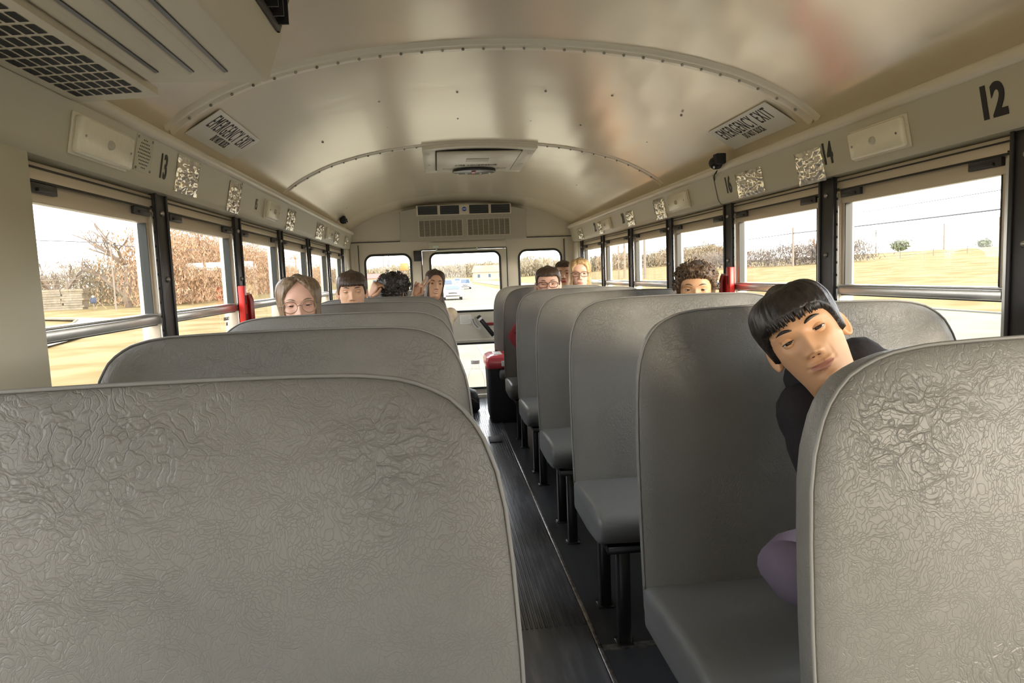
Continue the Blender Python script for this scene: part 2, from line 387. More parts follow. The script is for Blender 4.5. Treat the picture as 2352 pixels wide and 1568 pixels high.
TN = 8
def pillars(sg):
    global TN
    for n in [k for k in range(-3, 7) if not (sg < 0 and k in (0,))]:
        yc = Y0-.045+n*S
        if sg < 0 : yc = Y0-.06+n*S
        mb = MB(); mb.box(sg*1.105, sg*1.165, yc-.047, yc+.047, .78, 1.502, 0)
        mb.box(sg*1.099, sg*1.106, yc-.047, yc-.035, .78, 1.502, 0); mb.box(sg*1.099, sg*1.106, yc+.035, yc+.047, .78, 1.502, 0)
        o = struct(mb.build('trim_%d' % TN, M['pillar'], bevel=.003)); TN += 1
        s = MB()
        for z in (1.44, 1.235, 1.0): s.ball((sg*1.104, yc, z), .0095, 10)
        s.build_each('screw', M['alu_dark'], o, smooth=True)
pillars(-1); pillars(1)
# broad beige pillar at the front left
mb = MB(); mb.box(-1.16, -1.085, 1.10, 1.545, 0.0, 1.60); struct(mb.build('trim_%d' % TN, M['panel'], bevel=.012)); TN += 1

WN = 1
def side_window(sg, n, emergency=False):
    """window between pillar n and pillar n+1"""
    global WN
    off = -.045 if sg > 0 else -.06
    a = Y0+off+n*S+.047; b = Y0+off+(n+1)*S-.047
    if sg < 0 and n == 0: a = 1.545
    xg = 1.135
    root = empty('window_%d' % WN, (0, 0, 0), kind='structure'); WN += 1
    def X(v): return sg*v
    fr = MB()
    fr.box(X(1.112), X(1.165), a, b, 1.452, 1.492)                    # top channel
    fr.box(X(1.112), X(1.165), a, a+.020, .785, 1.46); fr.box(X(1.112), X(1.165), b-.020, b, .785, 1.46)
    fr.box(X(1.112), X(1.165), a, b, .785, .812)
    fr.build('window_frame', M['sash'], root, bevel=.002)
    ch = MB(); ch.box(X(1.108), X(1.114), a+.001, b-.001, 1.448, 1.453)
    ch.box(X(1.108), X(1.114), a+.001, b-.001, 1.478, 1.482); ch.build('track', M['ink'], root)
    up = MB()                                                         # upper sliding sash
    up.box(X(1.118), X(1.142), a+.02, b-.02, 1.405, 1.449)
    up.box(X(1.120), X(1.142), a+.02, a+.040, 1.12, 1.41); up.box(X(1.120), X(1.142), b-.040, b-.02, 1.12, 1.41)
    up.build('upper_sash', M['sash'], root, bevel=.002)
    rl = MB(); rl.box(X(1.106), X(1.142), a+.018, b-.018, 1.100, 1.126); rl.box(X(1.112), X(1.142), a+.018, b-.018, 1.126, 1.133)
    rl.build('meeting_rail', M['alu'], root, bevel=.004)
    gm = MB(); gm.box(X(1.119), X(1.1435), a+.038, a+.0425, 1.133, 1.405); gm.box(X(1.119), X(1.1435), b-.0425, b-.038, 1.133, 1.405)
    gm.box(X(1.119), X(1.1435), a+.02, b-.02, 1.0955, 1.100)
    gm.build_each('seal', M['gasket'], root)
    st = MB(); st.box(X(1.108), X(1.114), b-.017, b-.006, .82, 1.44); st.box(X(1.108), X(1.114), a+.006, a+.017, .82, 1.44)
    st.build_each('side_track', M['alu'], root); hb = MB()
    for i in range(14):
        z = .86+i*.043; hb.box(X(1.1065), X(1.1085), b-.0145, b-.0085, z, z+.008)
    hb.build('track_holes', M['ink'], root)
    for y in (a+.03, b-.03-.105):
        l = MB(); l.box(X(1.107), X(1.119), y, y+.105, 1.425, 1.447); l.box(X(1.100), X(1.109), y+.02, y+.085, 1.428, 1.436)
        l.build('latch', M['pillar'], root, bevel=.002)
    g = MB(); g.add([(X(xg), a+.03, 1.125), (X(xg), b-.03, 1.125), (X(xg), b-.03, 1.41), (X(xg), a+.03, 1.41)], [(0, 1, 2, 3)]); g.build('upper_pane', M['glass'], root)
    g = MB(); g.add([(X(xg+.013), a+.015, .80), (X(xg+.013), b-.015, .80), (X(xg+.013), b-.015, 1.115), (X(xg+.013), a+.015, 1.115)], [(0, 1, 2, 3)]); g.build('lower_pane', M['glass'], root)
    return root, a, b
WIN = {}
for n in [-2, 0, 1, 2, 3, 4, 5]: WIN[(-1, n)] = side_window(-1, n)
for n in range(-4, 6): WIN[(1, n)] = side_window(1, n)
# red release covers of the two emergency windows and their small lettering
for sg, n in ((-1, 2), (1, 2)):
    yc = Y0+(-.045 if sg > 0 else -.06)+n*S
    cov = empty('release_cover', (sg*1.09, yc, 1.04), 'bright red emergency window release cover on the black pillar of the %s wall' % ('left' if sg < 0 else 'right'), 'release cover')
    m1 = MB(); m1.box(sg*.000-.012, sg*.000+.012, -.075, -.030, -.015, .165)
    m1.build('cover_plate', M['red'], cov, bevel=.003)
    m2 = MB(); m2.box(-.010, .010, -.026, .026, -.015, .135); m2.tube([(-sg*.012, .0, -.01), (-sg*.020, .0, .02), (-sg*.020, .0, .10), (-sg*.012, .0, .125)], .012, 8)
    m2.build('handle', M['reddark'], cov, bevel=0, smooth=True, sharp=40)
    m3 = MB(); m3.box(-.0125*1.05, .0125*1.05, -.058, -.047, .085, .125); m3.box(-.0131, .0131, -.058, -.047, .005, .045)
    m3.build_each('slot', M['ink'], cov)
    rt = (0, 1, 0) if sg < 0 else (0, -1, 0)
    y = yc-.12 if sg < 0 else yc-.16
    for i, w in enumerate(('EMERGENCY', 'EXIT')):
        t = text_mesh(w, .020, rt, (0, 0, 1), (sg*1.143, y, 1.070-.022*i), 'lettering', M['pillar'], None, sx=.62)
        t.parent = WIN[(sg, 1)][0]

# ------------------------------------------------------------------ floor
mb = MB(); mb.box(-1.15, 1.15, YF, YR, -.05, 0); floor = struct(mb.build('floor', M['floor']))
mb = MB(); mb.box(-.205, .197, YF, YR-.02, 0, .003)
for i in range(24):
    x = -.195+.385*i/23; mb.loft([[(x-.0042, y, .003), (x-.002, y, .0062), (x+.002, y, .0062), (x+.0042, y, .003)] for y in (2.2, YR-.02)])
mb.build('aisle_mat', M['aisle'], floor)
for k, x in enumerate((.206, -.213)):
    mb = MB()
    for i in range(6): mb.box(x-.0075, x+.0075, YF+i*1.55, YF+i*1.55+1.545, 0, .006)
    t = struct(mb.build('trim_%d' % TN, M['alu_dark'], bevel=.002)); TN += 1
mb = MB(); mb.box(.214, 1.14, 2.03, 2.06, 0, .005); struct(mb.build('trim_%d' % TN, M['alu_dark'])); TN += 1
mb = MB(); mb.box(.06, .15, 4.82, 5.0, .003, .010); mb.build('floor_hatch', M['blackmatte'], floor, bevel=.003)

# ------------------------------------------------------------------ rear wall with door and windows
DX0, DX1, DZ1 = -.405, .425, 1.474
lw = rrect(-.943, -.51, .86, 1.441, .075); rw = rrect(.545, .965, .86, 1.440, .075)
wr = plate([(-1.15, 0), (1.15, 0), (1.15, 1.62), (.9, 1.80), (.5, 1.90), (0, 1.94), (-.5, 1.90), (-.9, 1.80), (-1.15, 1.62)],
           [lw, rw, [(DX0, .03), (DX1, .03), (DX1, DZ1), (DX0, DZ1)]], .06, 'wall_rear', Matrix.Translation((0, YR+.03, 0)) @ XZ, M['rear'])
struct(wr)
mb = MB(); mb.box(-1.15, 1.15, YR-.012, YR+.001, 1.545, 1.562)
for x in (-1.06, 1.02): mb.box(x-.012, x+.012, YR-.02, YR+.001, 0, 1.55)
for x in (-.98, -.94, -.9, -.86, .74, .8, .86, .92): mb.ball((x, YR-.004, 1.575), .006, 8)
mb.build('moulding', M['rear'], wr, bevel=0, smooth=False)
for a, b in (((-1.0, 0, .1), (-1.0, 0, 1.54)), ((.995, 0, .1), (.995, 0, 1.54)), ((-1.08, 0, 1.565), (-.60, 0, 1.565)), ((.62, 0, 1.565), (1.08, 0, 1.565))):
    mb = MB(); mb.bar((a[0], YR-.022 if a[0] == b[0] else YR-.013, a[2]), (b[0], YR-.022 if a[0] == b[0] else YR-.013, b[2]), .009, .006, up=(0, 1, 0)); mb.build('panel_seam', M['pillar'], wr)
mb = MB(); mb.box(-.33, .42, YR-.03, YR+.001, 1.484, 1.545)
mb.build('door_header', M['rear'], wr, bevel=.004)
mb = MB(); mb.box(-1.148, -1.085, YR-.25, YR, 0, 1.5); mb.box(1.085, 1.148, YR-.25, YR, 0, 1.5)
mb.build_each('corner_post', M['rear'], wr, bevel=.01)
def rear_glazing(P, x, z, parent, y=YR):
    g = MB(); g.tube([(px, y-.002, pz) for px, pz in P], .011, 8, closed=True); g.build('gasket', M['gasket'], parent, smooth=True)
    mb = MB(); n = len(P); mb.add([(px, y+.03, pz) for px, pz in P], [tuple(range(n))]); mb.build('pane', M['glass'], parent)
for P in (lw, rw):
    w = empty('window_%d' % WN, kind='structure'); WN += 1; rear_glazing(P, 0, 0, w)
door = empty('door_1', (0, 0, 0), kind='structure')
uw = rrect(-.323, .356, .866, 1.440, .065); dwn = rrect(-.323, .345, .10, .546, .03)
plate([(DX0+.006, .036), (DX1-.006, .036), (DX1-.006, DZ1-.006), (DX0+.006, DZ1-.006)], [uw, dwn], .045, 'door_panel', Matrix.Translation((0, YR+.022, 0)) @ XZ, M['rear'], door)
rear_glazing(uw, 0, 0, door, YR-.002); rear_glazing(dwn, 0, 0, door, YR-.002)
mb = MB()
for a, b in (((DX0, .03), (DX0, DZ1)), ((DX0, DZ1), (DX1, DZ1)), ((DX1, DZ1), (DX1, .03))):
    mb.bar((a[0], YR-.002, a[1]), (b[0], YR-.002, b[1]), .010, .010)
mb.build('door_seal', M['gasket'], door)
mb = MB(); mb.box(-.285, .345, YR-.006, YR+.002, .57, .585); mb.build('lower_rib', M['rear'], door, bevel=.002)
mb = MB(); mb.bar((.115, YR-.045, .815), (.262, YR-.045, .618), .042, .02, up=(0, 1, 0)); mb.ball((.13, YR-.03, .80), .024, 12); mb.box(.13, .15, YR-.045, YR, .78, .80)
h = mb.build('door_handle', M['black'], door, bevel=.003)
mb = MB(); mb.bar((.128, YR-.058, .798), (.142, YR-.058, .779), .044, .006, up=(0, 1, 0)); mb.build('steel_clamp', M['silver'], h)
mb = MB(); mb.box(.185, .30, YR-.02, YR-.002, .722, .745); mb.build('latch_bar', M['reddark'], door, bevel=.003)
mb = MB(); mb.box(-.062, .048, YR-.0045, YR-.0015, .742, .832); pl = mb.build('instruction_label', M['white'], door)
mb = MB()
for i in range(6):
    z = .822-.013*i; mb.box(-.054+.004*(i % 2), .040-.008*(i % 3), YR-.0055, YR-.0042, z-.004, z)
mb.build('printed_lines', M['panel'], pl)
mb = MB(); pts = []
for i in range(13):
    a = R_(175+70*i/12); pts.append((.19+.125*math.cos(a), YR-.003, .80+.125*math.sin(a)))
for p, q in zip(pts, pts[1:]): mb.bar(p, q, .034, .003, up=(0, 1, 0))
ar = mb.build('arc_sign', M['white'], door)
mb = MB()
for i in range(2, 10): mb.bar(pts[i], Vector(pts[i]).lerp(Vector(pts[i+1]), .6), .010, .0045, up=(0, 1, 0))
mb.build('arc_lettering', M['ink'], ar)
mb = MB(); mb.box(-.478, -.40, YR-.05, YR, 1.37, 1.47); tag(mb.build('door_closer', M['pillar'], bevel=.004), 'small dark box at the top left corner of the rear door', 'door closer')
mb = MB(); mb.tube([(-.256, YR-.035, 1.462), (.134, YR-.035, 1.466)], .0085, 10); t_ = empty('tube_lamp', (0, 0, 0), 'thin pale tube lamp above the rear door window', 'lamp')
mb.build('lamp_tube', M['tube'], t_, smooth=True, sharp=50)
mb = MB(); mb.box(-.29, -.235, YR-.045, YR-.028, 1.487, 1.515); mb.box(-.262, -.25, YR-.045, YR-.03, 1.455, 1.49); mb.box(.125, .14, YR-.045, YR-.03, 1.455, 1.486); mb.build_each('lamp_bracket', M['tube'], t_, bevel=.002)

# rear air conditioner
ac = empty('air_conditioner', (0, 0, 0), 'beige air conditioner with four dark vents above the rear door', 'air conditioner')
YA = 6.56
rings = []
outl = [(-.592, 1.556), (.612, 1.556)] + [(x, zc(x, YA)-.035-.02*abs(x)) for x in [.612-.05*i for i in range(25)]]
mb = MB(); mb.loft([[(x, y, z) for x, z in outl] for y in (YA+.02, YR)]); mb.loft([[(x*.99, YA, .01+z*.994) for x, z in outl], [(x, YA+.02, z) for x, z in outl]], cap1=False)
mb.build('housing', M['achouse'], ac)
mb = MB(); mb.box(-.43, .47, YA-.008, YA+.004, 1.79, 1.885); mb.build('vent_frame', M['acplastic'], ac, bevel=.003)
for x0, x1 in ((-.414, -.231), (-.206, -.026), (.07, .253), (.277, .457)):
    mb = MB(); mb.box(x0, x1, YA-.012, YA-.006, 1.798, 1.879)
    v = mb.build('vent', M['screen'], ac)
    s = MB()
    for i in range(3): s.box(x0+.004, x1-.004, YA-.016, YA-.010, 1.815+.02*i, 1.818+.02*i)
    s.build_each('vane', M['pillar'], v)
mb = MB(); mb.tube([(.023, YA-.006, 1.842), (.023, YA-.014, 1.842)], .021, 20); bd = mb.build('round_badge', M['blue'], ac)
mb = MB(); mb.box(.008, .038, YA-.016, YA-.0135, 1.839, 1.845); mb.build('badge_bar', M['white'], bd)
mb = MB()
for x in (-.33, -.07, .13, .38): mb.ball((x, YA-.004, 1.772), .007, 8)
mb.build_each('screw', M['silver'], ac, smooth=True)
for x0, x1 in ((-.412, .0), (.046, .452)):
    mb = MB(); mb.box(x0, x1, YA-.004, YA+.002, 1.592, 1.748); g = mb.build('return_grille', M['grille_in'], ac)
    s = MB()
    for i in range(9):
        x = x0+(x1-x0)*i/8; w = .010 if i in (0, 8) else .0045; s.box(x-w/2, x+w/2, YA-.010, YA-.003, 1.588, 1.752)
    for i in range(15):
        z = 1.592+.156*i/14; w = .008 if i in (0, 14) else .003; s.box(x0, x1, YA-.008, YA-.003, z-w/2, z+w/2)
    s.build('grille_bars', M['grille'], g)

# unseen front bulkhead, windshield opening shaped to keep sun off the left seats
wf = plate([(-1.15, 0), (1.15, 0), (1.15, 1.62), (.9, 1.80), (.5, 1.90), (0, 1.94), (-.5, 1.90), (-.9, 1.80), (-1.15, 1.62)],
           [rrect(-.70, .40, .85, 1.66, .08)], .05, 'wall_front', Matrix.Translation((0, YF-.02, 0)) @ XZ, M['panel'])
struct(wf)

# ------------------------------------------------------------------ front left air conditioner under the roof
fa = empty('overhead_air_conditioner', (0, 0, 0), 'beige overhead air conditioner with ribbed cover hanging at the front left of the ceiling', 'air conditioner')
mb = MB(); y1 = 1.60
sec = [(-.605, 1.652), (-.545, 1.82), (-.50, 1.93), (-1.05, 1.93), (-1.05, 1.70), (-.985, 1.640), (-.905, 1.668), (-.885, 1.668), (-.850, 1.652)]
mb.loft([[(x, y, z) for x, z in sec] for y in (-1.2, y1)])
mb.build('housing', M['acplastic'], fa, bevel=.006)
gr = MB()
for x in (-.685, -.752, -.822):
    gr.loft([[(x-.012, y, 1.653), (x-.006, y, 1.648), (x+.006, y, 1.648), (x+.012, y, 1.653)] for y in (-1.2, y1-.075)])
gr.build_each('cover_rib', M['acplastic'], fa, smooth=True)
gr = MB()
for x in (-.672, -.739, -.809): gr.box(x-.004, x+.004, -1.2, y1-.085, 1.6495, 1.6525)
gr.build_each('groove', M['pillar'], fa)
lp = MB()                                                        # louvre panel, tilted
A = Vector((-.862, 0, 1.640)); B = Vector((-1.035, 0, 1.630)); d = (B-A); nrm = Vector((.05, 0, -1)).normalized()
lp.add([A+Vector((0, y, 0)) for y in (-1.2, 1.66)]+[B+Vector((0, y, 0)) for y in (1.66, -1.2)]+[A+Vector((0, y, .02)) for y in (-1.2, 1.66)]+[B+Vector((0, y, .02)) for y in (1.66, -1.2)],
       [(0, 1, 2, 3), (4, 5, 6, 7), (0, 1, 5, 4), (1, 2, 6, 5), (2, 3, 7, 6), (3, 0, 4, 7)])
lo = lp.build('intake_panel', M['acplastic'], fa, bevel=.003)
sl = MB()
for i in range(34):
    for j in range(7):
        y = 1.615-.052*i; a = A+d*(.10+.117*j+.0); b = A+d*(.10+.117*j+.085)
        if y < -.2: continue
        sl.add([a+Vector((0, y, -.0012)), a+Vector((0, y-.040, -.0012)), b+Vector((0, y-.040, -.0012)), b+Vector((0, y, -.0012))], [(0, 1, 2, 3)])
sl.build('intake_slots', M['dark'], lo)
vg = MB()
def side_pt(z): return -.605+(z-1.652)*(.06/.168)
for a, b, c, dd in ((1.0, 1.555, 1.742, 1.752), (1.0, 1.555, 1.84, 1.85), (1.545, 1.555, 1.742, 1.85)):
    vg.add([(side_pt(z)+e_, y, z) for e_ in (.003, .008) for (y, z) in ((a, c), (b, c), (b, dd), (a, dd))], [(0, 1, 2, 3), (4, 5, 6, 7), (0, 1, 5, 4), (1, 2, 6, 5), (2, 3, 7, 6), (3, 0, 4, 7)])
v = vg.build('side_vent', M['pillar'], fa)
vg = MB(); vg.add([(side_pt(z)+.002, y, z) for (y, z) in ((1.0, 1.75), (1.55, 1.75), (1.55, 1.845), (1.0, 1.845))], [(0, 1, 2, 3)]); vg.build('vent_opening', M['dark'], v)
vg = MB()
for i in range(12): vg.box(side_pt(1.8)-.012, side_pt(1.8)+.012, 1.0+.048*i, 1.004+.048*i, 1.75, 1.845)
for i in range(5): 
    z = 1.76+.02*i; vg.box(side_pt(z)+.003, side_pt(z)+.006, 1.0, 1.55, z, z+.003)
vg.build_each('vane', M['pillar'], v)
mb = MB(); mb.box(-1.06, -1.03, 1.0, 1.30, 1.66, 1.70)
mb.build('end_bracket', M['pillar'], fa)

# ------------------------------------------------------------------ roof hatch
ht = empty('roof_hatch', (0, 0, 0), 'pale roof escape hatch with a black handle plate in the middle of the ceiling', 'roof hatch')
def hz(x): return zc(x, 4.4)
fr = MB()
for (x0, x1, y0, y1) in ((-.31, -.235, 4.03, 4.78), (.275, .35, 4.03, 4.78), (-.31, .35, 3.95, 4.03), (-.31, .35, 4.78, 4.86)):
    n = 9 if x1-x0 > .2 else 1; ring = []
    for i in range(n+1):
        a = x0+(x1-x0)*i/n; ring.append([(a, y0, hz(a)+.02), (a, y1, hz(a)+.02), (a, y1, hz(a)-.030), (a, y0, hz(a)-.030)])
    fr.loft(ring)
fr.build('hatch_frame', M['trim'], ht, bevel=.003)
mb = MB(); mb.box(-.235, .275, 4.035, 4.775, 1.935, 1.945); mb.build('hatch_seal', M['dark'], ht)
mb = MB(); mb.box(-.228, .268, 4.048, 4.762, 1.918, 1.936); lid = mb.build('hatch_lid', M['trim'], ht, bevel=.01)
mb = MB(); mb.box(-.05, .09, 4.22, 4.32, 1.914, 1.919); mb.box(-.19, -.13, 4.60, 4.65, 1.914, 1.919); mb.box(.17, .23, 4.60, 4.65, 1.914, 1.919); mb.build_each('recess', M['panel'], lid, bevel=.002)
text_mesh('EMERGENCY EXIT', .055, (-1, 0, 0), (0, 1, 0), (.02, 4.46, 1.9165), 'lettering', M['ink'], lid, sx=.62)
mb = MB(); P = [(-.135+.31*i/20, 4.575+.0*i) for i in range(21)]
out = [(.02+.145*math.cos(a), 4.65+.115*math.sin(a)) for a in [math.pi*2*i/28 for i in range(28)]]
mb.loft([[(x, y, z) for x, y in out] for z in (1.899, 1.919)]); hp = mb.build('handle_plate', M['black'], ht, bevel=.004)
mb = MB(); mb.box(.0, .028, 4.58, 4.72, 1.893, 1.903); mb.build('red_lever', M['reddark'], hp, bevel=.003)
mb = MB()
for x in (-.09, -.03, .065, .125): mb.ball((x, 4.70, 1.901), .008, 8)
mb.build_each('bolt', M['silver'], hp, smooth=True)
mb = MB()
for x in (-.28, .32):
    for y in (4.1, 4.5): mb.ball((x, y, hz(x)-.03), .012, 8)
mb.build_each('frame_bolt', M['white'], ht, smooth=True)

# ------------------------------------------------------------------ stickers on the ceiling
for sg, ya, yb in ((-1, 2.43, 2.94), (1, 2.42, 2.94)):
    r = Vector((0, 1, 0)) if sg < 0 else Vector((0, -1, 0))
    p0 = Vector((sg*1.070, 0, zc(1.070)-.006)); p1 = Vector((sg*.950, 0, zc(.950)-.006)); up = (p1-p0); H = up.length; up.normalize(); nn = r.cross(up).normalized()
    ctr = (p0+p1)/2+Vector((0, (ya+yb)/2, 0))
    st = empty('exit_sticker', (0, 0, 0), 'white emergency exit sticker on the %s side of the curved ceiling' % ('left' if sg < 0 else 'right'), 'sticker')
    T = Matrix.Translation(ctr) @ Matrix((r, up, nn)).transposed().to_4x4(); w = (yb-ya)/2
    mb = MB(); mb.box(-w, w, -H/2, H/2, -.002, .001, T=T); mb.build('backing', M['white'], st)
    text_mesh('EMERGENCY EXIT', .092, r, up, ctr+up*.022+nn*.0015, 'lettering', M['ink'], st, sx=.50, spc=1.22)
    text_mesh('DO NOT BLOCK', .045, r, up, ctr-up*.030+nn*.0015, 'small_lettering', M['ink'], st, sx=.42, spc=1.2)

# ------------------------------------------------------------------ things on the header panels
def hx(z): return 1.046+(1.632-z)*(.022/.105)
def HT(sg, y, z):   # frame on the header: right, up, outward (towards the aisle)
    r = Vector((0, 1, 0)) if sg < 0 else Vector((0, -1, 0)); up = Vector((-sg*.205, 0, 1)).normalized(); n = r.cross(up).normalized()
    return Matrix.Translation((sg*hx(z), y, z)) @ Matrix((r, up, n)).transposed().to_4x4(), r, up, n
def dome_light(sg, y, L, H, label):
    T, r, up, n = HT(sg, y, 1.566); o = empty('dome_light', (0, 0, 0), label, 'light fixture')
    mb = MB(); mb.box(-L/2-.006, L/2+.006, -H/2-.005, H/2+.005, 0, .006, T=T); mb.build('base', M['trim'], o, bevel=.002)
    mb = MB(); mb.box(-L/2, L/2, -H/2, H/2, .004, .024, T=T); l = mb.build('lens', M['lens'], o, bevel=.008, seg=3)
    mb = MB(); mb.ball(T @ Vector((-.02*0, 0, .024)), .012, 12); mb.build('bulb_boss', M['grille'], l, smooth=True)
    mb = MB()
    for a in (-1, 1): mb.ball(T @ Vector((a*(L/2-.02), .0, .0235)), .004, 8)
    mb.build_each('screw', M['alu_dark'], o)
dome_light(1, 1.925, .245, .082, 'clear cream light fixture beside the number 12 on the right header')
dome_light(-1, 1.80, .27, .085, 'large cream light fixture on the left header beside the number 13')
dome_light(1, 3.60, .27, .085, 'pale light fixture on the right header between the numbers 16 and 18')
dome_light(-1, 3.50, .22, .08, 'cream light fixture on the left header beyond the number 15')
dome_light(1, 5.18, .24, .08, 'small far light fixture on the right header near the rear')
dome_light(-1, 5.30, .24, .08, 'small far light fixture on the left header near the rear')
def number(sg, y, s, size, label, z=1.568, sx=.8, bold=.0022):
    T, r, up, n = HT(sg, y, z)
    o = text_mesh(s, size, r, up, Vector((sg*hx(z), y, z))+n*.0012, 'seat_number', M['ink'], None, sx=sx, bold=bold)
    tag(o, label, 'number')
for y, s, wh in ((1.515, '12', 'large black number 12 above the nearest right window'), (2.20, '14', 'black number 14 partly under film above the first black pillar on the right'), (2.985, '16', 'black number 16 below the security camera'), (4.02, '18', 'small number 18 under shiny film before the second right light'), (4.74, '20', 'small black number 20 between two pieces of film'), (5.60, '22', 'smallest black number 22 next to the far right light')):
    number(1, y, s, .105 if s == '12' else .098, wh, sx=.80 if s == '12' else .66, bold=.0042 if s == '12' else .0026)
for y, s, wh in ((2.185, '13', 'black number 13 between loudspeaker grille and crumpled film'), (3.24, '15', 'faint thin number 15 before the recessed light on the left')):
    number(-1, y, s, .10 if s == '13' else .07, wh, sx=.6, bold=.0022 if s == '13' else .0)
def film(sg, y, L, H, label, seed, z=1.565, tilt=0.0):
    T, r, up, n = HT(sg, y, z); T = T @ Matrix.Rotation(tilt, 4, 'Z'); o = empty('taped_film', (0, 0, 0), label, 'plastic film')
    nx, nz = 26, 18; vs = []; fs = []
    for i in range(nx):
        for j in range(nz):
            a = (i/(nx-1)-.5)*L; b = (j/(nz-1)-.5)*H
            q = Vector((a*26+seed*3.1, b*60+a*22+seed, seed)); d = abs(noise.noise(q))*.030+abs(noise.noise(q*2.3))*.012
            fo = min(1, 6*min(i/(nx-1), 1-i/(nx-1), j/(nz-1), 1-j/(nz-1))+.15)
            vs.append(T @ Vector((a+.003*noise.noise(q*3), b+.003*noise.noise(q*2), .0016+.55*d*fo)))
    for i in range(nx-1):
        for j in range(nz-1): fs.append((i*nz+j, (i+1)*nz+j, (i+1)*nz+j+1, i*nz+j+1))
    mb = MB(); mb.add(vs, fs); mb.build('film_sheet', M['film'], o, smooth=True)
    mb = MB(); mb.box(-L*.5, L*.5, -H*.5, -H*.5+H*.45, .0005, .0014, T=T); mb.build('paper_label', M['white'], o)
film(1, 2.315, .17, .115, 'crumpled clear film with white paper taped beside the number 14', 1, 1.545)
film(1, 2.78, .24, .105, 'crumpled film and white paper taped beside the number 16', 2, 1.553)
film(1, 3.94, .18, .12, 'crumpled shiny film taped over the number 18 on the right header', 3, 1.56)
film(1, 4.56, .17, .10, 'crumpled film taped in the middle between two small numbers, right header', 4, 1.556)
film(1, 5.42, .14, .10, 'crumpled film against the far right light fixture', 5, 1.556)
film(1, 6.2, .22, .10, 'crumpled film at the far rear end of the right header', 6, 1.556)
film(-1, 2.385, .20, .115, 'large crumpled shiny film taped beside the number 13', 7, 1.57)
film(-1, 2.905, .16, .12, 'crumpled shiny film taped just before the panel joint on the left header', 8, 1.562)
film(-1, 3.98, .20, .115, 'crumpled shiny film taped beyond the recessed light on the left header', 9, 1.56)
film(-1, 4.92, .26, .11, 'crumpled film on the left header about two windows from the rear', 10, 1.56)
film(-1, 5.72, .22, .10, 'crumpled film on the left header next to the far light fixture', 11, 1.56)
film(-1, 6.30, .20, .10, 'crumpled film at the far rear end of the left header', 12, 1.56)
T, r, up, n = HT(-1, 3.22, 1.567)
mb = MB(); mb.box(-.19, .12, -.045, .045, 0, .0012, T=T); 
# perforated loudspeaker
T, r, up, n = HT(-1, 2.045, 1.583); sp = empty('loudspeaker', (0, 0, 0), 'perforated loudspeaker grille in the left header beside the number 13', 'loudspeaker')
mb = MB(); mb.box(-.055, .055, -.05, .05, 0, .0015, T=T); mb.build('grille_plate', M['panel'], sp, bevel=.0005)
mb = MB()
for i in range(9):
    for j in range(9):
        a, b = (i-4)*.0095+(j % 2)*.0047, (j-4)*.0095
        if a*a+b*b < .0017: mb.tube([T @ Vector((a, b, .0012)), T @ Vector((a, b, .0022))], .0022, 6)
mb.build('hole', M['ink'], sp)
mb = MB()
for a in (-.046, .046):
    for b in (-.042, .042): mb.ball(T @ Vector((a, b, .002)), .004, 8)
mb.build_each('screw', M['alu_dark'], sp)
# cameras
def security_camera(p, look, label):
    o = empty('security_camera', p, label, 'security camera'); d = Vector(look).normalized()
    mb = MB(); mb.ball((0, 0, 0), .034, 16, sc=(1, 1.15, .85)); mb.build('camera_body', M['blackmatte'], o, smooth=True)
    mb = MB(); mb.box(-.022, .022, -.055, -.01, -.012, .034); mb.build('mounting_block', M['blackmatte'], o, bevel=.004)
    mb = MB(); mb.tube([d*.02, d*.040], .014, 14); l = mb.build('camera_lens', M['black'], o, smooth=True, sharp=40)
    mb = MB(); mb.ball(d*.040+Vector((0, 0, -.004)), .006, 8); mb.build('glint', M['silver'], l)
security_camera((1.012, 3.0, 1.672), (-.6, -.7, -.5), 'black security camera under the ceiling above the number 16')
security_camera((-1.02, 5.9, 1.712), (.7, -.6, -.4), 'black security camera under the ceiling at the far left')
mb = MB(); mb.tube([(1.03, 3.03, 1.645), (1.035, 3.08, 1.63), (1.05, 3.118, 1.61)], .003, 6); tag(mb.build('camera_cable', M['ink'], smooth=True), 'thin black cable below the camera over number 16', 'cable')

# ------------------------------------------------------------------ seats
BW = .430
def back_outline(grow=0.0, n_side=14):
    """half outline, (distance from the side edge, height)"""
    side = [(.050, .302), (.022, .312), (.006, .335), (-.001, .375), (-.004, .45), (-.004, .62), (-.002, .78), (.002, .88), (.007, .945), (.014, .985), (.026, 1.022), (.042, 1.052), (.064, 1.074), (.092, 1.090), (.125, 1.100), (.17, 1.106), (.24, 1.1085), (.33, 1.110)]
    L = [(-BW+d, z) for d, z in side]; Rr = [(BW-d, z) for d, z in reversed(side)]
    # dense bottom closing
    P = L+[(0, 1.1105)]+Rr+[(x, .30) for x in (.3, .15, 0, -.15, -.3)]
    return P
def resample(P, n):
    P = [Vector((x, 0, z)) for x, z in P]; P.append(P[0]); d = [0]
    for a, b in zip(P, P[1:]): d.append(d[-1]+(b-a).length)
    out = []; k = 0
    for i in range(n):
        t = d[-1]*i/n
        while d[k+1] < t: k += 1
        out.append(P[k].lerp(P[k+1], (t-d[k])/(d[k+1]-d[k]+1e-9)))
    return out
def lean(p): return Vector((p.x, p.y+.115*max(0, p.z-.45)+.05*max(0, p.z-.85)**1.5, p.z))
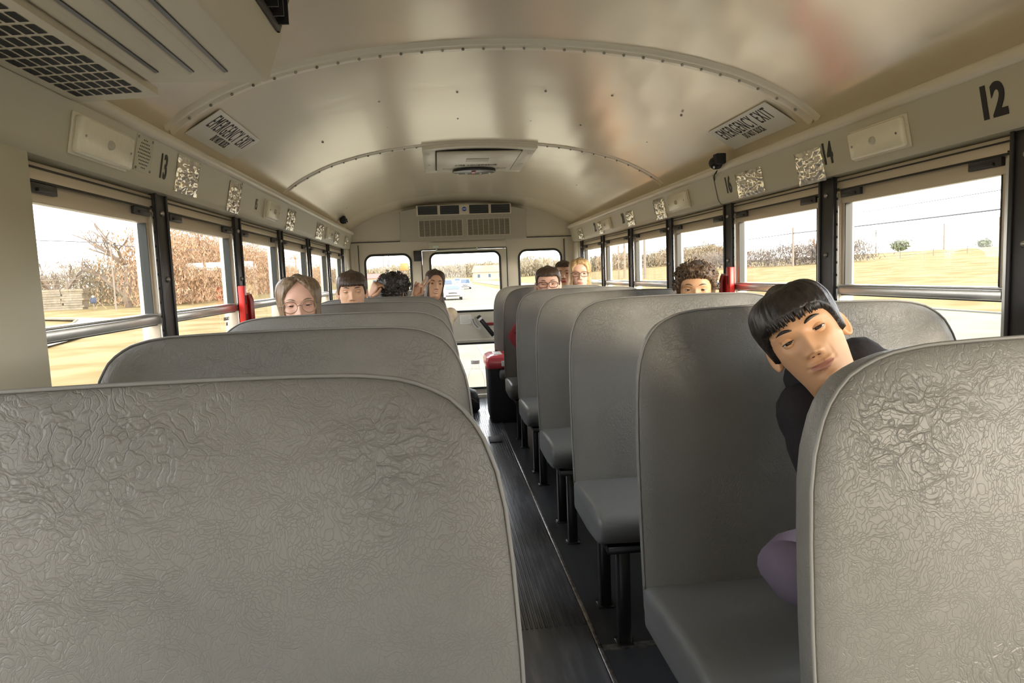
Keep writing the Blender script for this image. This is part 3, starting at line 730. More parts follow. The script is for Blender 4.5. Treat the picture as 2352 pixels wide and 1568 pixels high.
def make_seat(rim=False):
    root = empty('bus_seat')
    O = resample(back_outline(), 150); c = Vector((0, 0, .72)); n = len(O)
    # outline normals for insets
    N = []
    for i in range(n):
        t = (O[(i+1) % n]-O[i-1]).normalized(); N.append(Vector((-t.z, 0, t.x)))
    s = 1 if (O[20]+N[20]*.01-c).length < (O[20]-c).length else -1
    def ring(inset, y): return [O[i]+N[i]*s*inset+Vector((0, y, 0)) for i in range(n)]
    rings = [ring(.034, -.005), ring(.020, -.003), ring(.010, .000), ring(.004, .003), ring(.0, .008), ring(.0015, .022), ring(.004, .040), ring(.009, .056), ring(.017, .068), ring(.030, .075), ring(.038, .077)]
    def fill(base, y0, bulge, out):
        r0 = base; res = []
        for k in range(1, 15):
            t = 1-k/15; rr = []
            for p in r0:
                q = Vector((p.x*t, 0, c.z+(p.z-c.z)*t)); u_ = max(0, 1-(q.x/.40)**2); v_ = max(0, 1-((q.z-.72)/.37)**4); q.y = y0+bulge*math.sqrt(u_*v_)*(1-t**6); rr.append(q)
            res.append(rr)
        return res
    front = fill(rings[0], -.004, -.018, -1)[::-1]; back = fill(rings[-1], .077, .010, 1)
    allr = [[lean(p) for p in r] for r in front+rings+back]
    mb = MB(); mb.loft(allr); bk = mb.build('backrest', M['vinyl'], root, smooth=True)
    # piping along the front seam
    pr = ring(-.0005, .005); idx = [i for i in range(n) if pr[i].z > .44]
    st = next(i for i in idx if (i-1) % n not in idx); seq = []; i = st
    while i % n in idx: seq.append(lean(pr[i % n])); i += 1
    mb = MB(); mb.tube(seq, .0026, 6); mb.build('piping', M['piping'], bk, smooth=True)
    # cushion, side profile lofted across the seat
    prof = [(.02, .452), (-.10, .457), (-.22, .459), (-.32, .457), (-.368, .450), (-.385, .437), (-.390, .415), (-.385, .385), (-.368, .362), (-.34, .348), (-.20, .335), (.02, .34)]
    P = resample([(y, z) for y, z in prof], 60); cy, cz = -.19, .40
    def cring(x, ins):
        out = []
        for p in P:
            q = Vector((x, p.x, p.z)); dy, dz = q.y-cy, q.z-cz
            q.y = cy+dy*(1-ins/.20) if True else q.y; q.z = cz+dz*(1-ins/.055); out.append(q)
        return out
    xs = [(-BW-.008, .030), (-BW-.007, .018), (-BW-.003, .008), (-BW+.004, .002), (-BW+.014, 0), (-BW+.06, -.001), (-BW+.2, -.003), (0, -.004), (BW-.2, -.003), (BW-.06, -.001), (BW-.014, 0), (BW-.004, .002), (BW+.003, .008), (BW+.007, .018), (BW+.008, .030)]
    mb = MB(); mb.loft([cring(x, i) for x, i in xs]); cu = mb.build('cushion', M['vinyl_plain'], root, smooth=True, sharp=60)
    # steel frame
    mb = MB(); mb.box(-.40, .40, -.35, -.32, .315, .34); mb.box(-.40, .40, -.02, .01, .315, .34); mb.box(-.40, -.37, -.34, .0, .315, .34); mb.box(.37, .40, -.34, .0, .315, .34)
    mb.build('seat_frame', M['black'], root, bevel=.003)
    for y in (-.315, -.055):
        mb = MB(); mb.box(-.365, -.325, y-.022, y+.022, .004, .32); mb.box(-.375, -.315, y-.03, y+.03, 0, .006)
        mb.build('leg', M['black'], root, bevel=.006)
    mb = MB(); mb.box(.36, .42, -.32, -.04, .30, .315); mb.build('wall_bracket', M['black'], root)
    return root
seat0 = make_seat()
ORD = ['nearest', 'second', 'third', 'fourth', 'fifth', 'sixth', 'seventh']
used = False; SY = [.67+.857*i for i in range(7)]
for sg in (-1, 1):
    for i in range(7):
        if not used: s = seat0; used = True
        else: s = copy_tree(seat0)
        if sg < 0: s.location = (-.618+(.008 if i == 0 else 0), SY[i]+.01, 0); s.scale = (-1, 1, .985 if i == 2 else .997 if i == 0 else .991); s.rotation_euler = (0, 0, R_(2.6) if i == 0 else 0)
        else: s.scale = (1, 1, 1); s.rotation_euler = (0, 0, 0); s.location = (.632-(.042 if i == 0 else -.006), SY[i], 0)
        s['label'] = 'grey vinyl bus seat, %s row on the %s side of the aisle' % (ORD[i], 'left' if sg < 0 else 'right')
        s['category'] = 'bus seat'; s['group'] = 'grey bus seats %s of the aisle' % ('left' if sg < 0 else 'right')
# ------------------------------------------------------------------ people
def head_front(z):  return -interp(z, [(-.118, .050), (-.112, .066), (-.104, .075), (-.09, .080), (-.06, .083), (-.03, .084), (0, .084), (.02, .0855), (.05, .081), (.08, .064), (.098, .044), (.108, .026), (.114, .006), (.1165, -.012)])
def head_back(z):   return interp(z, [(-.118, .055), (-.10, .058), (-.08, .062), (-.06, .070), (-.03, .088), (0, .101), (.03, .106), (.06, .102), (.085, .084), (.1, .062), (.11, .040), (.115, .022), (.1165, .0125)])
def head_half(z):   return interp(z, [(-.118, .0500), (-.11, .0510), (-.095, .0530), (-.08, .0565), (-.06, .0615), (-.03, .068), (0, .0725), (.03, .0745), (.055, .0725), (.08, .0620), (.095, .049), (.106, .033), (.113, .016), (.1165, .0005)])
def sm(fn, z, h=.006): return (fn(z-h)+fn(z+h)+2*fn(z))/4
def gauss(x, z, x0, z0, a, sx, sz): return a*math.exp(-((x-x0)/sx)**2-((z-z0)/sz)**2)
def face_disp(x, z, smile, full):
    d = 0
    for s in (-1, 1):
        d += gauss(x, z, s*.032, .001, -.0105, .017, .0125) + gauss(x, z, s*.030, .021, .0035, .022, .007)
        d += gauss(x, z, s*.046, -.022, .004+.003*full, .018, .017) + gauss(x, z, s*.0125, -.040, .0095, .0062, .0065)
        d += gauss(x, z, s*.040, -.060, .004*full, .02, .02)
        d += gauss(x, z, s*(.028+.003*smile), -.064, -.002, .004, .006)
        d += gauss(x, z, s*.030, -.050, -.0022, .004, .012)
    t = min(1, max(0, (.006-z)/.046)); w = .0072+.004*t
    d += (.003+.021*t**1.1)*math.exp(-(x/w)**2)*smooth(.020, .0, z)*smooth(-.0475, -.0375, z)
    zz = z - smile*.010*(x/.026)**2 if abs(x) < .04 else z-smile*.02
    lw = math.exp(-(x/.024)**4)
    d += lw*(.0062*math.exp(-((zz+.0630)/.0036)**2)+.0075*math.exp(-((zz+.0735)/.0048)**2)-.0040*math.exp(-((zz+.0680)/.0016)**2))
    d += gauss(x, z, 0, -.055, -.0015, .005, .006)
    d += gauss(x, z, 0, -.101, .0065, .018, .012) + gauss(x, z, 0, -.084, -.0035, .022, .006)
    return d
def angles(n):
    """angles around the head, crowded towards the face; 0 = face"""
    out = []
    for i in range(n):
        t = i/n*2-1; out.append(math.pi*(0.52*t+0.48*t**3))
    return out
def superpt(a, hw, fr, bk, nf=2.35, nb=2.1):
    s, c = math.sin(a), math.cos(a)
    if c >= 0: e = 2/nf; return (hw*math.copysign(abs(s)**(e if True else 1), s), fr*abs(c)**e)
    e = 2/nb; return (hw*math.copysign(abs(s)**(2/nb if True else 1), s), bk*abs(c)**e)
def blend_n(z): return interp(z, [(-.12, 1.75), (-.08, 1.95), (-.04, 2.2), (.0, 2.35), (.1, 2.2)])

def make_person(label, eye, yaw=None, dyaw=0, roll=0, pitch=0, skinm='skin_fair', scale=1.0, width=1.0, smile=0.2, full=0.3, squint=.4,
                hair=None, cloth=('hoodie', 'greyshirt'), legs='jeans', seat_z=.46, lean_roll=0, lean_dir=None, glasses=None, arms=None, hands=(), lips='lip',
                shoulders=.185, leg_pts=None, hood=False, open_mouth=False, brow=1.0, ears=True):
    """eye = point midway between the eyes in the bus. A figure of one skin mesh with eyes, hair and clothes."""
    eye = Vector(eye)
    if yaw is None: yaw = math.atan2(-(eye.x+.2546), eye.y)       # towards the viewer's phone
    yaw += dyaw
    Rh = Matrix.Rotation(yaw, 3, 'Z') @ Matrix.Rotation(roll, 3, 'Y') @ Matrix.Rotation(pitch, 3, 'X')
    sc = scale
    headO = eye-Rh @ Vector((0, -.084*sc, 0))
    piv = Vector((0, .028, -.125))*sc
    base = headO+Rh @ (-piv*1.0)*-1 if False else headO-(Rh @ (-piv))
    # base is where the neck pivot sits in the bus
    Lb = Matrix.Rotation(lean_roll, 3, 'Y') @ Matrix.Rotation(0, 3, 'X')
    hipz = (seat_z+.09-base.z)/sc
    def pose(v):
        v = Vector(v)*sc
        w = smooth(-.205*sc, -.112*sc, v.z)
        a = Lb @ (v-piv) + base; b = Rh @ (v-piv) + base
        return a.lerp(b, w)
    # ----- body
    A = angles(132); rings = []
    zs = []
    z = .1163
    while z > .09: zs.append(z); z -= .0022 if z > .108 else .004
    while z > .03: zs.append(z); z -= .005
    while z > -.120: zs.append(z); z -= .0021
    for z in zs:
        hw, fr, bk = sm(head_half, z, .003)*width, sm(head_front, z, .003), sm(head_back, z, .003)
        ring = []
        nf = blend_n(z)
        for a in A:
            x, y = superpt(a, hw, fr, bk, nf)
            if math.cos(a) > .15 and abs(x) < .075: y -= face_disp(x/width, z, smile, full)*smooth(.15, .45, math.cos(a))
            ring.append((x, y, z))
        rings.append(ring)
    nz = len(zs)
    tors = [(-.124, .050, -.032, .060, 2), (-.135, .050, -.026, .064, 2), (-.155, .052, -.024, .070, 2), (-.178, .056, -.026, .075, 2), (-.195, .075, -.034, .080, 2), (-.212, .115, -.045, .085, 2.2), (-.230, shoulders*.86, -.060, .088, 2.4), (-.255, shoulders, -.075, .09, 2.6), (-.30, shoulders*1.0, -.095, .092, 2.7), (-.38, shoulders*.90, -.105, .092, 2.8)]
    low = max(.12, (-hipz)-.38)
    tors += [(-.38-low*t, shoulders*(.86-.06*math.sin(t*3)), -.105, .09, 2.7) for t in (.33, .66, 1.0)]
    for z, hw, fr, bk, nn in tors: rings.append([(*superpt(a, hw*.96, fr*.96, bk*.96, nn, nn), z) for a in A])
    mb = MB(); n = len(A); vs = [pose(p) for r in rings for p in r]; fs = []; mi = []
    for i in range(len(rings)-1):
        for j in range(n):
            j2 = (j+1) % n; fs.append((i*n+j, i*n+j2, (i+1)*n+j2, (i+1)*n+j)); m_ = 0
            if i < nz-1:
                x, _, z = rings[i][j]; zz = z-smile*.010*(x/.026)**2
                if abs(A[j]) < 1.2 and abs(x) < .0245:
                    tp = (1-(x/.0255)**2)
                    if -.0685-.0095*tp < zz < -.0675+.0072*tp*(1-.25*math.exp(-(x/.004)**2)): m_ = 1
                    if open_mouth and abs(x) < .018 and -.0705 < zz < -.0655: m_ = 2
            mi.append(m_)
    fs.append(tuple(range(n-1, -1, -1))); mi.append(0)
    mb.add(vs, fs, mi)
    # ears
    for s in (-1, 1) if ears else ():
        E = []; cz, cy = -.012, .004
        for k in range(9):
            t = k/8; r = [(0, 0), (.35, -.004), (.62, -.003), (.80, .006), (.93, .010), (1.0, .008), (1.0, .002), (.85, -.006), (.4, -.012)][k]
            rr = []
            for q in range(20):
                a = 2*math.pi*q/20; py = cy+r[0]*.0155*math.cos(a)*(1+.2*math.sin(a)); pz = cz+r[0]*.028*math.sin(a)
                if r[0] == 0: py, pz = cy+.0003*math.cos(a), cz+.0003*math.sin(a)
                out = .0715*width+r[1]*.7+(.009*(math.cos(a)*r[0]+.25)+.002)
                rr.append(pose((s*out, py+.012, pz)))
            E.append(rr)
        mb.loft(E, cap0=False, cap1=True)
    # eyelids
    for s in (-1, 1):
        c = Vector((s*.032, -.0655, .001)); r = .0128
        for up, lim in ((1, -.10-.62*squint+.30), (-1, .50-.45*squint)):
            L = []
            for i in range(9):
                el = math.asin(max(-1, min(1, lim)))*0 + None if False else None
                break
            e0 = R_(22-34*squint) if up > 0 else R_(-20+12*squint); e1 = R_(80)*up
            for i in range(8):
                el = e0+(e1-e0)*i/7; rr = []
                for k in range(13):
                    az = R_(-82+164*k/12); e_ = el*(1-.0*abs(az)) if i else e0*math.cos(az)*1.0
                    rad = r*(1.0 if i else 1.03)
                    rr.append(pose(c+Vector((rad*math.cos(e_)*math.sin(az)*1.12, -rad*math.cos(e_)*math.cos(az), rad*math.sin(e_)))))
                L.append(rr)
            mb.loft(L, closed=False, cap0=False, cap1=False)
    # hands are part of the body
    for hd in hands: add_hand(mb, **hd)
    body = mb.build('person', [M[skinm], M[lips], M['teeth']], smooth=True)
    tag(body, label, 'person')
    # ----- eyes
    for s in (-1, 1):
        mb = MB(); c = Vector((s*.032, -.0655, .001)); mb.ball((0, 0, 0), .0122, 20)
        vs = [pose(c+Vector((p[0]*1.1, p[2]*1.0, p[1]))) for p in mb.v]
        mi = []
        for f in mb.f:
            q = sum((Vector(mb.v[k]) for k in f), Vector())/len(f); mi.append(1 if (-q.z) > .0122*.86 else 0)
        m2 = MB(); m2.add(vs, mb.f, mi); m2.build('eye', [M['eyewhite'], M['iris']], body, smooth=True)
        # eyebrow and upper lash line
        if brow:
            m3 = MB(); P = []; rd = []
            for k in range(9):
                t = k/8; x = s*(.0135+.036*t); z = .0205+.0065*math.sin(t*2.4)-.002*t
                fy = surf_y(x, z, width, smile, full)
                P.append(pose((x*width, fy+.0012, z))); rd.append(.0006+.0030*math.sin(math.pi*min(1, .12+.88*t))*brow)
            m3.tube(P, rd, 6); m3.build('eyebrow', M[hair['mat']] if hair else M['lash'], body, smooth=True)
        m4 = MB(); e0 = R_(22-34*squint); P = []
        for k in range(9):
            az = R_(-66+132*k/8); e_ = e0*math.cos(az); rad = .0136
            P.append(pose(c+Vector((rad*math.cos(e_)*math.sin(az)*1.12, -rad*math.cos(e_)*math.cos(az), rad*math.sin(e_)))))
        m4.tube(P, .0009, 5); m4.build('eyelash', M['lash'], body, smooth=True)
    ml = MB(); P = []
    for k in range(13):
        x = (-.0235+.047*k/12); z = -.0680+smile*.010*(x/.026)**2; P.append(pose((x*width, surf_y(x, z, width, smile, full)+.0006, z)))
    if not open_mouth: ml.tube(P, [.0004+.0009*math.sin(math.pi*k/12) for k in range(13)], 5); ml.build('mouth_line', M['mouthline'], body, smooth=True)
    for s in (-1, 1):
        m6 = MB(); x, z = s*.0062, -.0462; m6.ball((0, 0, 0), .0036, 8, sc=(1, 1, .55)); c = Vector((x*width, surf_y(x, z, width, smile, full)+.0005, z))
        m7 = MB(); m7.add([pose(c+Vector(q)) for q in m6.v], m6.f); m7.build('nostril', M['mouthline'], body, smooth=True)
    if hair: make_hair(body, pose, width, **{k: v for k, v in hair.items() if k != 'mat'}, mt=M[hair['mat']])
    # ----- glasses
    if glasses:
        kind, gm = glasses; g = MB(); L = MB(); yf = -.101
        for s in (-1, 1):
            P = []
            for q in range(28):
                a = 2*math.pi*q/28
                if kind == 'round': x, z = s*.034+.0255*math.cos(a), -.004+.0235*math.sin(a)
                else:
                    ca, sa = math.cos(a), math.sin(a); x = s*.034+.0275*math.copysign(abs(ca)**.6, ca); z = -.004+.0185*math.copysign(abs(sa)**.6, sa)
                P.append((x*width, yf+.10*max(0, abs(x)-.03)*1.2, z))
            rr = .0017 if kind == 'round' else .0021
            g.tube([pose(p) for p in P], rr, 6, closed=True)
            L.add([pose(p) for p in P], [tuple(range(28))])
            g.tube([pose(p) for p in ((s*.060*width, yf+.006, .004), (s*.073*width, -.07, .005), (s*.078*width, .0, .004), (s*.077*width, .018, -.004))], rr*1.0, 6)
        g.tube([pose(p) for p in ((-.0085, yf, .0), (0, yf-.002, .003), (.0085, yf, .0))], rr, 6)
        go = g.build('glasses', gm, body, smooth=True); L.build('spectacle_lens', M['specglass'], go)
    # ----- clothes
    nm, cm = cloth; mb = MB(); rings = []
    ct = [(-.150, .060, -.036, .082, 2) if hood else (-.168, .064, -.036, .082, 2), (-.172, .068, -.040, .086, 2), (-.190, .085, -.046, .092, 2), (-.208, .125, -.056, .098, 2.2), (-.226, shoulders*.88, -.070, .100, 2.4), (-.252, shoulders*1.05, -.088, .104, 2.6), (-.30, shoulders*1.08, -.108, .106, 2.7), (-.38, shoulders*1.0, -.118, .105, 2.8)]
    ct += [(-.38-(low+.02)*t, shoulders*(.98-.05*math.sin(t*3)), -.120, .104, 2.7) for t in (.2, .4, .6, .8, 1.0)]
    A2 = [2*math.pi*i/72 for i in range(72)]
    for z, hw, fr, bk, nn in ct:
        ring = []
        for a in A2:
            x, y = superpt(a if a < math.pi else a-2*math.pi, hw, fr, bk, nn, nn); k = 1+.05*noise.noise(Vector((x*9, y*9, z*14+eye.x)))
            ring.append(pose((x*k, y*k, z)))
        rings.append(ring)
    mb.loft(rings)
    joints = arms or {}
    for s in (-1, 1):
        sh = pose((s*(shoulders*.90), .012, -.262))
        J = joints.get(s)
        if J is None:
            el = pose((s*(shoulders*1.12), -.02, -.46)); wr = pose((s*.08, -.20, -.50))
        else:
            el, wr = Vector(J[0]), Vector(J[1])
            if len(J) > 2: sh = Vector(J[2])
        P = []; rd = []
        for k in range(7): t = k/6; P.append(sh.lerp(el, t)); rd.append((.062-.012*t)*sc*(1+.04*math.sin(k*2.3)))
        for k in range(1, 7): t = k/6; P.append(el.lerp(wr, t)); rd.append((.050-.013*t)*sc*(1+.05*math.sin(k*2.9)))
        mb.tube(P, rd, 14, round_ends=True)
        if J is None: pass
    if hood:
        hp_ = [Vector(q) for q in hood]; P = []; rd = []
        for k in range(len(hp_)-1):
            for q in range(5): P.append(hp_[k].lerp(hp_[k+1], q/5)); rd.append(.050+.004*math.sin(len(P)*1.3))
        mb.tube(P, rd, 18, round_ends=True); mb.tube([q-Vector((.012, .01, .055)) for q in P], [r*1.05 for r in rd], 18, round_ends=True)
    mb.build(nm, M[cm], body, smooth=True)
    # ----- legs
    mb = MB(); hc = pose((0, .0, -.38-low)); zt = seat_z+.075
    if leg_pts is None:
        leg_pts = []
        for s in (-1, 1):
            leg_pts.append([(hc.x+s*.085, hc.y+.02, zt), (hc.x+s*.10, hc.y-.20, zt), (hc.x+s*.105, hc.y-.37, zt-.01), (hc.x+s*.105, hc.y-.385, zt-.20), (hc.x+s*.105, hc.y-.36, .10)])
    sh = []
    for L in leg_pts:
        P = []; rd = []; Lv = [Vector(p) for p in L]; base_r = [.083, .071, .056, .052, .042]
        for k in range(len(Lv)-1):
            for q in range(5):
                t = q/5; P.append(Lv[k].lerp(Lv[k+1], t)); rd.append(base_r[k]+(base_r[k+1]-base_r[k])*t)
        P.append(Lv[-1]); rd.append(base_r[len(Lv)-1])
        # round the corners
        P = [P[0]]+[(P[i-1]+P[i]*2+P[i+1])/4 for i in range(1, len(P)-1)]+[P[-1]]
        mb.tube(P, rd, 18, round_ends=True); sh.append(Lv[-1])
    mb.build('trousers', M[legs], body, smooth=True)
    for p in sh:
        m5 = MB(); f_ = Vector((0, -1, 0)); z0 = p.z-.10 if p.z < .2 else p.z-.05
        prof = [(.05, .032, .05), (.02, .040, .075), (-.04, .042, .06), (-.10, .044, .045), (-.16, .040, .035), (-.19, .028, .025), (-.20, .01, .015)]
        rg = [[Vector((p.x+w*math.cos(a), p.y+yy+(.0), z0+.004+max(0, h*(math.sin(a)*.5+.5)))) for a in [2*math.pi*i/14 for i in range(14)]] for yy, w, h in prof]
        m5.loft(rg); m5.build('shoe', M['shoe'], body, smooth=True)
    return body, pose

def surf_y(x, z, width, smile, full):
    hw, fr = head_half(z), head_front(z); nf = blend_n(z)
    t = min(.98, abs(x)/hw); y = fr*(1-t**nf)**(1/nf)
    return y-face_disp(x, z, smile, full)

def make_hair(body, pose, width, mt, style='short', thick=.012, front=.05, side=-.01, back=-.08, length=-.1, jag=.006, bump=.0, seed=0, part=0.0, flare=0.0):
    NA = 180; A = [math.pi*2*i/NA-math.pi for i in range(NA)]; rings = []
    zs = [.1163-.0015*i for i in range(5)]+[.1085-.0035*i for i in range(int((.1085-min(length, back)+.02)/.0035))]
    for z in zs:
        zc_ = max(z, -.115)
        hw, fr, bk = sm(head_half, zc_)*width, sm(head_front, zc_), sm(head_back, zc_)
        if z < -.02:   # hair hangs from the widest part
            k = smooth(-.02, -.09, z); hw = hw*(1-k)+(.072*width+flare*(-z))*k; bk = bk*(1-k)+.092*k
            fr = fr*(1-k)+(-.06)*k
        ring = []
        for a in A:
            x, y = superpt(a, hw, fr, bk, 2.2)
            ab = abs(a)
            if style == 'long' : hl = interp(ab, [(0, front), (.35, front-.004), (.65, front-.03), (.85, front-.09), (1.0, length), (3.2, length)])
            elif style == 'middle': hl = interp(ab, [(0, front+.002), (.22, front-.012), (.5, front-.035), (.75, front-.07), (.95, length), (3.2, length)])
            else: hl = interp(ab, [(0, front), (.55, front-.002), (.85, front-.012), (1.05, front-.03), (1.25, side), (1.45, side-.004), (1.62, side+.02), (1.9, side+.015), (2.2, back), (3.2, back)])
            hl += jag*(noise.noise(Vector((a*14+seed, seed, 0)))+.6*noise.noise(Vector((a*37+seed, 1, 0))))
            cov = smooth(hl-.002, hl+.008, z)
            top = smooth(.0, .10, z)
            th = thick*(.55+.6*top)*(1 if ab > .5 else .9)
            if bump: 
                q = Vector((x*1.0, y*1.0, z))*42+Vector((seed, 0, 0)); th += bump*(abs(noise.noise(q))*1.5-.25)+bump*.5*noise.noise(q*2.3)
            else:
                th += .0018*noise.noise(Vector((a*22, z*12+seed, seed)))+.0012*noise.noise(Vector((a*60, z*9, seed)))
            if part and style in ('long', 'middle') and y < .05: th -= .006*math.exp(-((x-part)/.006)**2)*top
            off = th*cov-.007*(1-cov)
            nx, ny, nz_ = x/hw**2 if hw > .004 else 0, y/(fr**2 if y < 0 else bk**2+1e-6), max(0, (z-.02))/.0095*.9
            v = Vector((x/(hw*hw+1e-5), y/((fr*fr if y < 0 else bk*bk)+1e-5), max(0, z-.015)/(.10*.10)))
            if v.length < 1e-6: v = Vector((0, 0, 1))
            v.normalize(); p = Vector((x, y, z))+v*off
            if z < -.02 and cov < .5: p.x *= .55; p.y = max(p.y*.4, -.02)
            ring.append(pose(p))
        rings.append(ring)
    mb = MB(); mb.loft(rings); mb.build('hair', mt, body, smooth=True)
    if style == 'short' and bump == 0:      # a few locks along the fringe edge
        lk = MB(); rnd = random.Random(seed+5)
        for i in range(110):
            a = rnd.uniform(-1.0, 1.0); z0 = front+.052; z1 = front-.003-rnd.uniform(0, .007); P = []
            for t in (0, .4, .75, 1):
                z = z0+(z1-z0)*t; hw, fr = sm(head_half, z)*width, sm(head_front, z); aa = a+.12*t*(1 if a > 0 else -1)*0+rnd.uniform(-.02, .02)
                x, y = superpt(aa, hw+thick*(.88-.38*t), fr-thick*(.88-.38*t), .1, 2.2); P.append(pose((x, y, z)))
            lk.tube(P, [.0012, .0042, .0036, .0010], 5)
        lk.build('fringe', mt, body, smooth=True)
    if bump:
        lk = MB(); rnd = random.Random(seed+9)
        for i in range(150):
            a = rnd.uniform(-math.pi, math.pi); z = rnd.uniform(front-.005 if abs(a) < .9 else .0, .117)
            zc_ = min(z, .113); hw, fr, bk = head_half(zc_)*width, head_front(zc_), head_back(zc_); x, y = superpt(a, hw, fr, bk, 2.2)
            v = Vector((x/(hw*hw+1e-4), y/(.0075), max(0, z-.015)/.01)).normalized(); c = Vector((x, y, z))+v*(thick+.003); r = rnd.uniform(.005, .009)
            t1 = v.cross(Vector((rnd.random(), rnd.random(), rnd.random()))).normalized(); t2 = v.cross(t1); P = []
            for k in range(8): b = k*.85; P.append(pose(c+t1*r*math.cos(b)+t2*r*math.sin(b)+v*(.0015*k-.004)))
            lk.tube(P, [.0016, .0028, .003, .003, .003, .0026, .002, .0008], 5)
        lk.build('curl', mt, body, smooth=True)

def add_hand(mb, wrist, fwd, nrm, side=1, curls=(.2, .2, .2, .2), spread=.10, thumb=.4, size=1.0, forearm=None):
    """wrist position, direction to the fingers, palm normal (the fingers curl towards it); side = +1 puts the thumb on the right of the palm"""
    w = Vector(wrist); f = Vector(fwd).normalized(); n = Vector(nrm); n = (n-f*n.dot(f)).normalized(); r = f.cross(n).normalized()*side
    k = size
    secs = [(0, .024, .017), (.018, .027, .016), (.045, .036, .014), (.07, .041, .013), (.088, .040, .011), (.096, .034, .008)]
    mb.loft([[w+f*d*k+r*hw*k*math.cos(a)+n*hh*k*math.sin(a) for a in [2*math.pi*i/16 for i in range(16)]] for d, hw, hh in secs])
    for i, (off, L) in enumerate(((.030, .072), (.0105, .080), (-.0105, .074), (-.030, .058))):
        p = w+f*.086*k+r*off*k; d = (f+r*spread*(1.2-i*.8)).normalized(); c = curls[i]*1.5; P = [p]; rad = [.0088*k]
        for j, fr in enumerate((.45, .30, .25)):
            ax = d.cross(n).normalized(); d = Matrix.Rotation(c*(.8 if j == 0 else 1.0), 3, ax) @ d
            P.append(P[-1]+d*L*fr*k*.5); P.append(P[-1]+d*L*fr*k*.5); rad += [.0082*k, .0080*k-.0006*j*k]
        mb.tube(P, rad, 9, round_ends=True)
    p = w+f*.022*k+r*.022*k+n*.006*k; d = (f*.72+r*.75+n*.3*thumb).normalized(); P = [p, p+d*.03*k]; d2 = (f*.9+r*(.25-.6*thumb)+n*.35*thumb).normalized(); P += [P[-1]+d2*.022*k, P[-1]+d2*.042*k]
    mb.tube(P, [.0135*k, .0115*k, .0098*k, .0085*k], 9, round_ends=True)
    if forearm is not None:
        e = Vector(forearm); mb.tube([w+f*.006*k, w.lerp(e, .35), w.lerp(e, .75), e], [.0235*k, .026*k, .034*k, .037*k], 12, round_ends=True)

# 1 the boy leaning out beside the nearest right seat
make_person('person with black fringe and black hoodie, tilting the head out beside the nearest right seat', (.474, 1.30, 1.064), dyaw=R_(3), roll=R_(-31), pitch=R_(-9), skinm='skin_olive',
            hair=dict(mat='hair_black', style='short', thick=.019, front=.041, side=-.024, back=-.07, length=-.07, jag=.006, seed=3), smile=.35, full=.25, squint=.36, brow=1.15, shoulders=.145,
            cloth=('hoodie', 'hoodie'), legs='mauve', hood=((.57, 1.45, .950), (.62, 1.45, .985), (.68, 1.43, .988), (.74, 1.41, .955), (.79, 1.39, .905)), lean_roll=R_(-24), seat_z=.46,
            arms={-1: ((.555, 1.36, .74), (.62, 1.22, .62), (.540, 1.41, .885)), 1: ((.92, 1.30, .72), (.78, 1.14, .60))},
            leg_pts=[[(.72, 1.40, .545), (.52, 1.25, .62), (.342, 1.13, .666), (.46, 1.15, .592), (.66, 1.22, .56)], [(.86, 1.40, .545), (.87, 1.22, .55), (.87, 1.05, .54), (.87, 1.02, .32), (.87, 1.05, .10)]])
# 2 curly hair, right fourth row
make_person('person with curly brown hair peering over a seat back on the right', (.889, 2.95, 1.108), roll=R_(1), skinm='skin_olive', hair=dict(mat='hair_curl', style='short', thick=.024, front=.050, side=-.03, back=-.08, length=-.08, bump=.011, seed=11), smile=0, squint=.25, cloth=('shirt', 'greyshirt'), shoulders=.155, arms={1: ((1.05, 2.98, .84), (.96, 2.86, .70))})
# 3 glasses and red sweater
make_person('person with short dark hair, rectangular brown glasses and a red sweater', (.488, 4.60, 1.134), skinm='skin_fair', hair=dict(mat='hair_dark', style='short', thick=.014, front=.058, side=-.01, back=-.07, length=-.07, jag=.005, seed=21), smile=.1, full=.6, squint=.45,
            glasses=('square', M['darkframe']), cloth=('red_sweater', 'redknit'), arms={-1: ((.262, 4.72, .78), (.34, 4.52, .64))}, scale=1.02, width=1.03)
# 4 behind
make_person('person with pulled back dark hair and pursed red lips, half hidden', (.800, 5.70, 1.200), roll=R_(0), skinm='skin_mid', hair=dict(mat='hair_dark', style='short', thick=.008, front=.066, side=.0, back=-.07, length=-.07, seed=31), smile=-.1, squint=.2, lips='liplight', cloth=('shirt', 'jeans'), scale=.95)
# 5 blond
make_person('person with long blond hair and dark glasses near the right rear windows', (.890, 5.45, 1.193), skinm='skin_fair', hair=dict(mat='hair_blond', style='long', thick=.019, front=.072, length=-.30, jag=.004, seed=41, part=-.02, flare=.10), smile=-.4, full=.7, squint=.35,
            glasses=('square', M['darkframe']), cloth=('patterned_top', 'greyshirt'), scale=1.04, ears=False, shoulders=.16, arms={1: ((1.04, 5.45, .90), (.96, 5.30, .72))})
# 6 woman with long light brown hair, left
make_person('person with long light brown hair and thin round glasses on the left', (-.840, 2.95, 1.112), roll=R_(-2), skinm='skin_fair', hair=dict(mat='hair_brown', style='middle', thick=.017, front=.092, length=-.32, jag=.003, seed=51, part=-.008, flare=.22), smile=.5, full=.8, squint=.45,
            glasses=('round', M['goldwire']), cloth=('shirt', 'greyshirt'), scale=1.07, width=1.05, ears=False, shoulders=.16, arms={-1: ((-1.03, 2.98, .84), (-.92, 2.86, .70))})
# 7 boy left
make_person('person with short dark brown fringe peering over a seat by the left rear windows', (-.728, 3.82, 1.145), skinm='skin_mid', hair=dict(mat='hair_dark', style='short', thick=.013, front=.040, side=-.015, back=-.07, length=-.07, jag=.006, seed=61), smile=.2, squint=.75, cloth=('shirt', 'greyshirt'))
